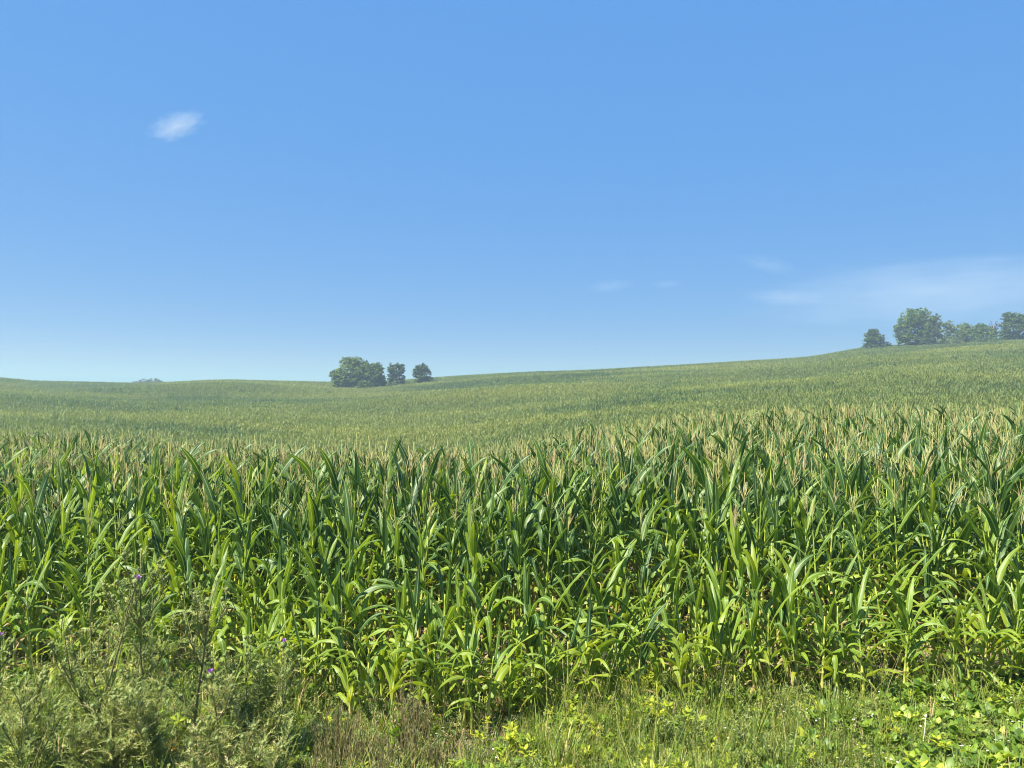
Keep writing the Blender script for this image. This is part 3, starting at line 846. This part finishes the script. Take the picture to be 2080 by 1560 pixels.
tree(2010, D - 8, m2(70, D), m2(16, D), [(0, .45, .5, .4)], M_crown2, 'low bush row at the foot of the snag', name='shrub', group=RG, n=1900, leaf=.22)
D = 545
x, y, z = at(300, D)
for px, h, w, wh in ((276, 9.0, 7, 'leftmost, lowest'), (290, 10.2, 9, 'second from left, low'), (303, 11.4, 9, 'middle, tallest'), (314, 11.0, 8, 'second from right'), (322, 9.6, 7, 'rightmost')):
    tree(px, D + random.uniform(-6, 6), w, h * .9, [(0, .6, .5, .4)], M_crown2, 'distant dark treetop over the far left rise, ' + wh + ' of the five', group='distant treetops over the far left rise', n=900, leaf=.4)

# ------------------------------------------------------------------ thistles
def spiky_leaf(rs, L, W, bend):
    """narrow lobed leaf, spine lobes on both sides"""
    n = 5; V = []; Fc = []; T = []
    pos = np.zeros(3); tn = rs.uniform(.0, .85)
    spine = []
    for i in range(n + 1):
        s = i / n; a = R(35 + bend * s); spine.append(pos.copy())
        pos = pos + np.array([math.sin(a), 0, math.cos(a)]) * L / n
    tw = rs.uniform(-.8, .8)
    for i in range(n):
        p, q = spine[i], spine[i + 1]; w = W * (1 - i / n * .75) * .5
        k = len(V); V += [p + (0, -W * .07, 0), p + (0, W * .07, 0), q]; Fc.append((k, k + 1, k + 2)); T += [tn] * 3
        for sg in (-1, 1):
            k = len(V); tip = p * .25 + q * .75 + np.array([0, sg * w, rs.uniform(-.2, .6) * w])
            V += [p, (p + q) / 2, tip + (q - p) * .5]; Fc.append((k, k + 1, k + 2)); T += [tn, tn, tn + .2]
    return np.array(V), Fc, T
def head_mesh():
    P_ = [(0, 0, 0), (0, 0, .005), (0, 0, .015), (0, 0, .026), (0, 0, .034)]
    g = Geo(); V, Fc, U = tube(P_, [.005, .014, .0185, .0155, .009], 8); g.add(V, Fc, U)
    rs = random.Random(3)
    for i in range(26):
        az, el = rs.random() * 6.28, rs.uniform(-.2, 1.0); d = np.array([math.cos(az) * math.cos(el), math.sin(az) * math.cos(el), math.sin(el)])
        c = np.array([0, 0, .017]) + d * .015; b = np.cross(d, [0, 0, 1.0]); b /= np.linalg.norm(b) + 1e-6
        g.add([c - b * .0016, c + b * .0016, c + d * .012], [(0, 1, 2)])
    return g.mesh('cup', [M_tcup])
def floret_mesh():
    g = Geo(); rs = random.Random(4)
    for i in range(40):
        az, t = rs.random() * 6.28, rs.uniform(0, .85); d = np.array([math.cos(az) * math.sin(t), math.sin(az) * math.sin(t), math.cos(t)])
        b = np.array([-math.sin(az), math.cos(az), 0]) * .0016
        c = np.array([d[0] * .006, d[1] * .006, .030])
        g.add([c - b, c + b, c + d * rs.uniform(.018, .024) + b, c + d * .02 - b], [(0, 1, 2, 3)])
    return g.mesh('florets', [M_purple], False)
CUP, FLO = head_mesh(), floret_mesh()

def thistle(px, D, H, label, seed, flowers=(), nb=8, dens=1.0, spread=.28, lean=0.0):
    rs = random.Random(seed)
    x, y, z = at(px, D)
    root = link('thistle', None, None, (x, y, z - .02)); root.empty_display_size = .1
    tag(root, label, 'thistle', 'thistles along the field edge')
    def path(p0, d0, L, up, n=7):
        P_ = [np.array(p0, float)]; d = np.array(d0, float)
        for i in range(n):
            d = d + np.array([rs.uniform(-.12, .12), rs.uniform(-.12, .12), up]); d /= np.linalg.norm(d)
            P_.append(P_[-1] + d * L / n)
        return P_
    stem = path((0, 0, 0), (lean, 0, 1), H, .05, 9)
    V, Fc, U = tube(stem, np.linspace(.011, .004, len(stem)), 6)
    link('stem', mesh_of('stem', V, Fc, M_tstem, U), root)
    lines = [(stem, 1.0)]
    tips = [(stem[-1], stem[-1] - stem[-2])]
    for i in range(nb):
        s = rs.uniform(.12, .88); k = int(s * (len(stem) - 1)); az = rs.random() * 6.28
        L = H * (1 - s) * rs.uniform(.55, .95) + .12
        Pb = path(stem[k], (math.cos(az) * spread * 3.6, math.sin(az) * spread * 3.6, 1), L, .14)
        V, Fc, U = tube(Pb, np.linspace(.006, .0025, len(Pb)), 5)
        br = link('branch', mesh_of('branch', V, Fc, M_tstem, U), root)
        lines.append((Pb, .7)); tips.append((Pb[-1], Pb[-1] - Pb[-2]))
        if rs.random() < .55:
            k2 = rs.randrange(2, 6); az += rs.uniform(-1.5, 1.5)
            P2 = path(Pb[k2], (math.cos(az) * .6, math.sin(az) * .6, 1), L * .4, .14, 4)
            V, Fc, U = tube(P2, np.linspace(.004, .002, len(P2)), 4)
            link('twig', mesh_of('twig', V, Fc, M_tstem, U), br)
            lines.append((P2, .5)); tips.append((P2[-1], P2[-1] - P2[-2]))
    g = Geo()
    for Pl, sz in lines:
        Ltot = sum(np.linalg.norm(Pl[i + 1] - Pl[i]) for i in range(len(Pl) - 1))
        for q in range(int(Ltot * 66 * dens)):
            t = rs.random() ** 1.15 * (len(Pl) - 1); i = min(int(t), len(Pl) - 2); p = Pl[i] + (Pl[i + 1] - Pl[i]) * (t - i)
            zf = 1 - p[2] / H
            V, Fc, T = spiky_leaf(rs, rs.uniform(.07, .17) * (.7 + 1.0 * max(0, zf)), rs.uniform(.030, .060) * (.8 + .7 * max(0, zf)), rs.uniform(10, 80))
            g.add(V, Fc, None, T, 0, M_of(p, (rs.uniform(-.5, .5), rs.uniform(-.6, .5), rs.random() * 6.28)))
    if 0 in flowers: root.location.x -= float(tips[0][0][0])
    lv = link('leaves', g.mesh('leaves', [M_thistle], False), root); lv['kind'] = 'stuff'
    for i, (p, d) in enumerate(tips):
        q = Vector(d).to_track_quat('Z', 'Y').to_euler()
        h = link('flower_head', CUP, root, p, q, rs.uniform(.6, .95) if i not in flowers else 1.45)
        if i in flowers:
            link('florets', FLO, h); h['label'] = 'flower head open in purple'
    return root
thistle(300, 5.9, 1.88, 'tallest thistle, rising against the corn on the left', 1, nb=12, dens=.8)
thistle(395, 6.1, 1.62, 'tall thistle just right of the tallest one', 2, nb=8, dens=.6)
thistle(225, 6.1, 1.50, 'tall thistle just left of the tallest one', 3, nb=7, dens=.6)
thistle(318, 5.95, 1.74, 'slender thistle with one purple flower beside the tallest thistle', 15, flowers=(0,), nb=5, dens=.5, spread=.18)
thistle(452, 5.7, 0.98, 'thistle with a wide open purple flower on top', 4, flowers=(0,), nb=9)
thistle(570, 6.1, 1.02, 'slim thistle with a small purple flower, nearest the brown weeds', 5, flowers=(0,), nb=9, spread=.2)
thistle(505, 6.3, 1.05, 'budding thistle between the two purple flowered ones', 6, nb=9)
thistle(345, 5.5, .95, 'low dense thistle at the foot of the tallest one', 7, nb=12, dens=1.4)
thistle(255, 5.45, .85, 'low dense thistle at the bottom left of the tallest one', 8, nb=10, dens=1.4)
thistle(130, 5.6, .92, 'leaning thistle over the low leafy weeds on the left', 9, nb=8, lean=-.3)
thistle(45, 5.7, .90, 'thistle near the left edge of the photo', 10, nb=8, dens=.9)
thistle(0, 6.2, 1.05, 'thistle cut by the left edge, with a purple flower', 11, flowers=(0,), nb=6, dens=.8)
thistle(420, 5.35, .62, 'small dense thistle at the bottom, below the wide open purple flower', 12, nb=9, dens=1.5)
thistle(520, 5.4, .60, 'small dense thistle at the bottom, beside the brown twiggy weeds', 13, nb=8, dens=1.4)
thistle(180, 5.3, .62, 'small thistle at the bottom left among the low leafy weeds', 14, nb=7, dens=1.2)

# ------------------------------------------------------------------ brown twiggy weeds
def twiggy(px, D, H, Wd, label, seed, n=60):
    rs = random.Random(seed); x, y, z = at(px, D)
    root = link('twiggy_weed', None, None, (x, y, z - .02)); root.empty_display_size = .1
    tag(root, label, 'weed', 'brown twiggy weeds before the corn')
    g = Geo(); gl = Geo()
    for i in range(n):
        az = rs.random() * 6.28; r = Wd * rs.random() ** .7
        e = np.array([math.cos(az) * r, math.sin(az) * r * .7, H * rs.uniform(.6, 1.0) * (1 - .3 * (r / Wd) ** 2)])
        b = np.array([e[0] * .25, e[1] * .25, 0]); md = b * .4 + e * .5 + np.array([e[0] * .12, 0, -.02])
        V, Fc, U = tube([b, md, e], [.0035, .003, .0016], 3, False); g.add(V, Fc, U, rs.uniform(.1, .8))
        for q in range(26):
            s = rs.uniform(.35, 1.0); p = (md + (e - md) * (2 * s - 1)) if s > .5 else (b + (md - b) * 2 * s)
            a2, az2 = R(rs.uniform(8, 40)), rs.random() * 6.28; L = rs.uniform(.02, .05)
            d = np.array([math.sin(a2) * math.cos(az2), math.sin(a2) * math.sin(az2), math.cos(a2)]); bb = np.array([-math.sin(az2), math.cos(az2), 0]) * .0028
            gl.add([p, p + d * L * .5 - bb, p + d * L, p + d * L * .5 + bb], [(0, 1, 2, 3)], None, rs.uniform(.1, .9))
    o = link('stems', g.mesh('stems', [M_brown]), root); o['kind'] = 'stuff'
    o = link('leaves', gl.mesh('leaves', [M_brown], False), root); o['kind'] = 'stuff'
twiggy(690, 6.05, .66, .24, 'left brown twiggy weed, spread like a broom', 31, 70)
twiggy(745, 5.9, .56, .24, 'brown twiggy weed at the bottom right of the broom shaped one', 32, 60)
twiggy(840, 6.6, .68, .20, 'right brown twiggy weed, tallest, standing against the corn stalks', 33, 60)
twiggy(830, 5.9, .52, .22, 'brown twiggy weed below the tallest one', 34, 60)
twiggy(885, 6.0, .42, .16, 'small brown twiggy weed beside the bare soil', 35, 45)
twiggy(785, 5.55, .46, .24, 'brown twiggy weed at the bottom between the others', 36, 55)
twiggy(655, 5.6, .46, .22, 'brown twiggy weed next to the thistles', 37, 50)
twiggy(895, 5.5, .36, .18, 'lowest brown twiggy weed at the bottom below the bare soil', 38, 40)

# ------------------------------------------------------------------ low cover (nobody could count it)
def oval(L, W, bend, rs, tone, fold=.25):
    g = leaf_geo(L, W, rs.uniform(35, 75), bend, seg=4, cols=3, tone=tone, wav=0, fold=fold, rs=rs)
    V = g['V'].reshape(5, 3, 3)       # make it broad in the middle
    for i, k in enumerate((.25, 1.0, 1.05, .75, .05)):
        mid = V[i, 1].copy(); w0 = np.linalg.norm(V[i, 2] - V[i, 0]) / 2 + 1e-6
        for c in (0, 2): V[i, c] = mid + (V[i, c] - mid) * (k * W * .5 / w0)
    g['V'] = V.reshape(-1, 3); return g
def sprig(rs, m, n, L, W, H, tone=(.2, .9)):
    G = Geo()
    for i in range(n):
        az = rs.random() * 6.28; r = rs.random() * .05; h = rs.uniform(.25, 1) * H
        p = (r * math.cos(az), r * math.sin(az), h)
        V, Fc, U = tube([(0, 0, 0), (p[0] * .5, p[1] * .5, h * .6), p], [.0018, .0015, .001], 3, False); G.add(V, Fc, U, .5)
        for t in range(3):
            g = oval(L * rs.uniform(.7, 1.2), W * rs.uniform(.8, 1.2), rs.uniform(20, 60), rs, rs.uniform(*tone))
            G.add(g['V'], g['F'], g['U'], g['T'], 0, M_of(p, (0, 0, az + (t - 1) * 1.6 + rs.uniform(-.3, .3))))
    return G.mesh('sprig', [m])
def tuft(rs, m, n, H, W, spread=30, tone=(.1, .9)):
    G = Geo()
    for i in range(n):
        g = leaf_geo(H * rs.uniform(.5, 1.1), W * rs.uniform(.7, 1.2), rs.uniform(2, spread), rs.uniform(15, 75), seg=5, cols=2, tone=rs.uniform(*tone), wav=0, rs=rs)
        az = rs.random() * 6.28
        G.add(g['V'], g['F'], g['U'], g['T'], 0, M_of((.02 * math.cos(az), .02 * math.sin(az), 0), (0, 0, az + rs.uniform(-.6, .6))))
    return G.mesh('tuft', [m])
def feathery(rs, m, H):
    G = Geo()
    for i in range(7):
        az = rs.random() * 6.28; e = np.array([math.cos(az) * .05, math.sin(az) * .05, H * rs.uniform(.5, 1)]); p0 = np.zeros(3)
        V, Fc, U = tube([p0, e * (.6, .6, .5), e], [.0018, .0015, .001], 3, False); G.add(V, Fc, U, .3)
        for q in range(26):
            p = e * rs.uniform(.25, 1.05); a2, az2 = R(rs.uniform(25, 110)), rs.random() * 6.28; L = rs.uniform(.012, .038)
            d = np.array([math.sin(a2) * math.cos(az2), math.sin(a2) * math.sin(az2), math.cos(a2)]); bb = np.array([-math.sin(az2), math.cos(az2), .3]) * rs.uniform(.002, .005)
            G.add([p, p + d * L * .6 - bb, p + d * L, p + d * L * .6 + bb], [(0, 1, 2, 3)], None, rs.uniform(.1, 1))
    return G.mesh('feathery', [m], False)
def litter(rs):
    G = Geo()
    for i in range(5):
        g = leaf_geo(rs.uniform(.05, .16), rs.uniform(.008, .022), rs.uniform(70, 95), rs.uniform(-20, 25), seg=4, cols=3, tone=rs.uniform(0, 1), twist=rs.uniform(-2, 2), wav=.003, rs=rs)
        G.add(g['V'], g['F'], g['U'], g['T'], 0, M_of((rs.uniform(-.08, .08), rs.uniform(-.08, .08), .012), (0, 0, rs.random() * 6.28)))
    return G.mesh('litter', [M_dry])
def whites(rs):
    G = Geo()
    for i in range(4):
        p = np.array([rs.uniform(-.05, .05), rs.uniform(-.05, .05), rs.uniform(.12, .2)])
        V, Fc, U = tube([p * (1, 1, 0), p], [.001, .001], 3, False); G.add(V, Fc, U, .5)
        for k in range(5):
            a = k * 1.257; d = np.array([math.cos(a), math.sin(a), .25]) * .009; b = np.array([-math.sin(a), math.cos(a), 0]) * .004
            G.add([p, p + d * .6 - b, p + d, p + d * .6 + b], [(0, 1, 2, 3)], None, 0, 1)
    return G.mesh('white_flowers', [M_grass, M_white], False)
def seed_grass(rs, H):
    G = Geo()
    for i in range(6):
        az = rs.random() * 6.28; a = R(rs.uniform(2, 16)); h = H * rs.uniform(.6, 1.1)
        d = np.array([math.sin(a) * math.cos(az), math.sin(a) * math.sin(az), math.cos(a)])
        p1, p2 = d * h * .55, d * h + np.array([math.cos(az), math.sin(az), 0]) * h * .08
        V, Fc, U = tube([(0, 0, 0), p1, p2], [.0016, .0013, .0008], 3, False); G.add(V, Fc, U, rs.uniform(.3, .9))
        for q in range(10):
            p = p1 + (p2 - p1) * rs.uniform(.45, 1.0); e = (p2 - p1) / np.linalg.norm(p2 - p1) * rs.uniform(.012, .022)
            b = np.array([rs.gauss(0, 1), rs.gauss(0, 1), 0]) * .003
            G.add([p, p + e * .5 + b, p + e, p + e * .5 - b * .3], [(0, 1, 2, 3)], None, rs.uniform(.5, 1.0))
        g = leaf_geo(h * .55, .006, rs.uniform(8, 35), rs.uniform(20, 70), seg=4, cols=2, tone=rs.uniform(.3, .8), wav=0, rs=rs)
        G.add(g['V'], g['F'], g['U'], g['T'], 0, M_of((0, 0, 0), (0, 0, az)))
    return G.mesh('seed_grass', [M_grass], False)
rw = random.Random(77)
COVER = ([sprig(rw, M_broad, 6, .046, .034, .14) for _ in range(5)] +          # 0-4 broad
         [tuft(rw, M_grass, 14, .24, .007) for _ in range(4)] +                # 5-8 grass
         [feathery(rw, M_feather, .20) for _ in range(4)] +                    # 9-12 feathery
         [sprig(rw, M_yellow, 5, .052, .022, .20) for _ in range(2)] +         # 13-14 yellow
         [litter(rw) for _ in range(3)] +                                      # 15-17
         [whites(rw)] +                                                        # 18
         [sprig(rw, M_broad, 5, .070, .046, .20, (.2, .9)) for _ in range(2)] +# 19-20 large bean-like leaves
         [tuft(rw, M_dry, 8, .2, .006, 60, (.2, .9))] +
         [seed_grass(rw, .42), seed_grass(rw, .5), seed_grass(rw, .36)])        # 22-24                         # 21 dry grass
def cover_points(n, y0, y1, w):
    y = y0 + (y1 - y0) * rng.random(n); x = (rng.random(n) * 2 - 1) * (y * .70 + 1.2)
    return x, y
x, y = cover_points(18500, 4.9, 8.4, None)
px = 1040 + F * x / y
edge = np.array([edge_line(p) for p in px])
sn = np.sin(x * 3.1 + 1.2) * np.sin(y * 4.3) + .5 * np.sin(x * 7.7 + y * 5)
W = np.zeros((len(x), 9))   # broad grass feather yellow litter white large drygrass
W[:, 0] = np.interp(px, [0, 250, 500, 900, 1300, 1600, 1750, 2080], [4, 3, 2, 1.2, 1.4, 1.6, 3.5, 6])
W[:, 1] = np.interp(px, [0, 300, 700, 1000, 1200, 1500, 1700, 1900], [2.5, 3, 2.5, 4.5, 6, 5, 3.2, 1.6])
W[:, 2] = np.interp(px, [0, 300, 600, 900, 1200, 1400, 1700, 1900], [2, 3, 5, 3.5, 2.5, 6, 4, 1])
W[:, 3] = np.interp(px, [0, 900, 1000, 1150, 1350, 1500, 2080], [.1, .12, 1.7, 2.4, 1.4, .2, .25])
W[:, 4] = np.interp(px, [0, 500, 700, 900, 1000, 1200, 2080], [.3, 1, 2.5, 3.5, 2.5, .4, .3])
W[:, 5] = np.interp(px, [0, 1400, 1600, 1800, 2080], [.03, .04, .10, .18, .10])
W[:, 6] = np.interp(px, [0, 1300, 1500, 1700, 1900, 2080], [.5, .1, .3, 1.0, 3.0, 5.0])
W[:, 7] = np.interp(px, [0, 600, 800, 1000, 2080], [.6, 1.2, 1.8, 1.0, .7])
W[:, 8] = np.interp(px, [0, 500, 900, 1050, 1600, 1750, 2080], [.4, .5, .7, 1.1, .9, .5, .3])
W[:, 0] *= np.clip(1 + sn, .2, 2); W[:, 2] *= np.clip(1 - sn, .2, 2)
cs = np.cumsum(W, 1); r_ = rng.random(len(x)) * cs[:, -1]
t_ = (r_[:, None] > cs).sum(1)
lut = [(0, 5), (5, 9), (9, 13), (13, 15), (15, 18), (18, 19), (19, 21), (21, 22), (22, 25)]
pick = np.array([rng.integers(*lut[t]) for t in t_])
# bare soil patch and thinner growth between the corn rows
bare = np.clip(1 - (((px - 930) / 130) ** 2 + ((y - 6.6) / .8) ** 2), 0, 1)
bare2 = np.clip(1 - np.abs((px - 790) / 280), 0, 1) * (y > 6.4)
dens = np.clip(np.interp(px, [600, 1000, 1200], [1, .75, 1]) - .70 * bare - .45 * bare2, .2, 1)
dens = dens * np.where(y > edge, .6, 1)
ok = (rng.random(len(x)) < dens) | ((t_ == 4) & (rng.random(len(x)) < .8))
x, y, pick, px = x[ok], y[ok], pick[ok], px[ok]
s = rng.uniform(.55, 1.2, len(x)) * (1 + np.where((pick < 5) | ((pick > 12) & (pick != 21) & (pick < 22)), .1, .6) * rng.random(len(x)) ** 5) * (1 + .25 * np.clip(sn[ok], -1, 1)) * np.where(px > 600, 1.05, 1.15)
tl = rng.uniform(-.18, .18, (len(x), 2))
scatter('ground_weeds', COVER, np.column_stack([x, y, ground(x, y) - .004]), np.column_stack([tl, rng.uniform(0, 6.28, len(x))]), s, pick,
        'tangled low weeds, clover leaves and grass covering the field edge')
# sparse weeds and fallen leaves on the soil under the corn
x, y = cover_points(5200, 8.2, 13, None)
pick = rng.choice([15, 16, 17, 0, 1, 9, 10, 5, 21], len(x)); px = 1040 + F * x / y
scatter('weeds_under_corn', COVER, np.column_stack([x, y, ground(x, y) - .004]), np.column_stack([rng.uniform(-.1, .1, (len(x), 2)), rng.uniform(0, 6.28, len(x))]), rng.uniform(.7, 1.5, len(x)), pick,
        'fallen tan leaves and small weeds on the shaded soil under the corn')

# ------------------------------------------------------------------ single weeds one can point to
def grass_tuft(px, py, H, n, label, seed, tone=(.1, .6), Wb=.011):
    rs = random.Random(seed); x, y, z = at_base(px, py)
    root = link('grass_tuft', None, None, (x, y, z - .01)); root.empty_display_size = .1
    tag(root, label, 'grass', 'tall grass tufts at the field edge')
    for i in range(n):
        g = leaf_geo(H * rs.uniform(.6, 1.1), Wb * rs.uniform(.8, 1.4), rs.uniform(2, 26), rs.uniform(10, 60), seg=7, cols=3, tone=rs.uniform(*tone), wav=0, fold=.5, rs=rs)
        az = rs.random() * 6.28
        link('blade', mesh_of('blade', g['V'], g['F'], M_grass, g['U'], g['T']), root, (.02 * math.cos(az), .02 * math.sin(az), 0), (0, 0, az))
grass_tuft(1350, 1540, .42, 9, 'grass tuft with a long blue green blade at the bottom, left of the others', 51)
grass_tuft(1450, 1505, .50, 12, 'dense tuft of broad upright grass in the middle of the weeds', 52, Wb=.016)
grass_tuft(1500, 1480, .46, 11, 'upright grass tuft with a reddish blade below the low corn plants', 53, Wb=.016)
grass_tuft(1530, 1530, .50, 14, 'tallest grass tuft, its blades spread like a fan', 54, tone=(.3, .8))
grass_tuft(1600, 1545, .40, 10, 'yellowish grass tuft beside the fan shaped one', 55, tone=(.6, .98))
grass_tuft(1130, 1500, .42, 10, 'thin grass tuft among the yellow leafed weeds', 56, tone=(.4, .8), Wb=.007)
grass_tuft(1215, 1520, .42, 10, 'thin grass tuft right of the yellow leafed weeds', 57, tone=(.4, .8), Wb=.007)
grass_tuft(1055, 1530, .36, 8, 'thin grass tuft next to the bare soil', 58, tone=(.2, .6), Wb=.008)
grass_tuft(1265, 1470, .34, 9, 'small grass tuft below the bright green whorled corn plant', 59, tone=(.3, .7), Wb=.008)
grass_tuft(848, 1555, .34, 5, 'single pale green shoot among the brown twiggy weeds', 60, tone=(.5, .8), Wb=.018)
grass_tuft(215, 1550, .3, 9, 'grass tuft at the bottom left between the thistles', 61, tone=(.3, .7), Wb=.008)
grass_tuft(1395, 1480, .4, 10, 'grass tuft at the left side of the dense broad one', 62, tone=(.2, .6), Wb=.009)

def dry_leaf(px, py, L, Wl, a0, bend, rz, label, m=None, seed=1, lift=.03, tilt=0):
    x, y, z = at_base(px, py); g = leaf_geo(L, Wl, a0, bend, seg=8, cols=3, tone=.6, twist=1.6, wav=.008, fold=.9, rs=random.Random(seed))
    tag(link('dry_leaf', mesh_of('dry_leaf', g['V'], g['F'], m or M_dry, g['U'], g['T']), None, (x, y, z + lift), (tilt, 0, rz)), label, 'dry leaf')
dry_leaf(1983, 1436, .20, .045, 8, 50, .4, 'brown curled dry leaf standing up in the ground cover at the right', seed=3)
dry_leaf(1400, 1430, .30, .04, 12, 10, 2.8, 'long tan dry leaf leaning beside a corn stalk', seed=5)
dry_leaf(880, 1420, .24, .04, 62, 40, -.3, 'cream dry leaf hanging over the bare soil', seed=6, lift=.12)
dry_leaf(1008, 1400, .22, .035, 150, 5, 2.6, 'pinkish dry leaf hanging by the corn right of the bare soil', seed=7, lift=.26)
dry_leaf(1560, 1340, .24, .05, 55, 30, .2, 'tan torn dry leaf behind the grass tufts', seed=8, lift=.12)
dry_leaf(62, 1345, .30, .055, 20, 110, 2.9, 'orange dying corn leaf bent over at the left edge', m=M_orange, seed=9, lift=.18)
dry_leaf(655, 1440, .12, .05, 50, 60, .5, 'small yellow leaf by the strap leafed corn plant', m=M_orange, seed=10, lift=.1)

def pink_head(px, py, s, label, seed):
    x, y, z = at_base(px, py); rs = random.Random(seed)
    root = link('clover_head', None, None, (x, y, z)); tag(root, label, 'flower', 'faded clover heads at the bottom right'); root.empty_display_size = .05
    V, Fc, U = tube([(0, 0, 0), (.01, 0, .08), (.01, 0, .15)], [.002, .0018, .0015], 4); link('stem', mesh_of('stem', V, Fc, M_tstem, U), root)
    IV, IF = ico(1); IV = np.array(IV); g = Geo()
    g.add(IV * s * .8, IF)
    for v in list(IV) + [IV[i] * .7 + IV[(i + 3) % len(IV)] * .4 for i in range(len(IV))]:
        d = v / np.linalg.norm(v); b = np.cross(d, [.3, .2, 1]); b /= np.linalg.norm(b); b *= s * .22
        g.add([d * s * .6 - b, d * s * .6 + b, d * s * 1.25], [(0, 1, 2)])
    link('head', g.mesh('head', [M_pink], False), root, (.01, 0, .15))
pink_head(1742, 1552, .022, 'pale pink faded clover head at the bottom', 1)
pink_head(1692, 1572, .020, 'brownish faded clover head at the bottom, left of the pale pink one', 2)
pink_head(1174, 1400, .022, 'pinkish bud in the dark gap above the yellow leafed weeds', 3)

x, y, z = at_base(1878, 1545)
root = link('dried_stalk', None, None, (x, y, z)); tag(root, 'thin whitish dried stalk with a pale tip standing in the ground cover', 'weed')
V, Fc, U = tube([(0, 0, 0), (-.01, 0, .14), (.01, 0, .28), (.016, 0, .36)], [.0035, .003, .003, .002], 5); link('stem', mesh_of('stem', V, Fc, M_white, U), root)
V, Fc, U = tube([(0, 0, 0), (0, 0, .012), (.004, 0, .03)], [.004, .011, .003], 6); link('seed_pod', mesh_of('seed_pod', V, Fc, M_white, U), root, (.016, 0, .355))
x, y, z = at_base(46, 1450)
g = leaf_geo(.07, .03, 70, 30, seg=5, cols=3, tone=.5, wav=.002, rs=random.Random(2))
tag(link('paper_scrap', mesh_of('paper_scrap', g['V'], g['F'], M_white, g['U'], g['T']), None, (x, y, z + .14), (0, 0, .4)), 'small white scrap lying on the weeds at the left', 'scrap')
for px, py, lb in ((250, 1545, 'orange brown withered weed at the bottom left below the thistles'), (338, 1556, 'small orange withered weed at the bottom edge under the tallest thistle')):
    x, y, z = at_base(px, py)
    me = tuft(rw, M_orange, 16, .15, .010, 70)
    tag(link('withered_weed', me, None, (x, y, z + .10)), lb, 'weed', 'orange withered weeds')
print('objects', len(sc.objects), 'ground z', gmin, gmax)
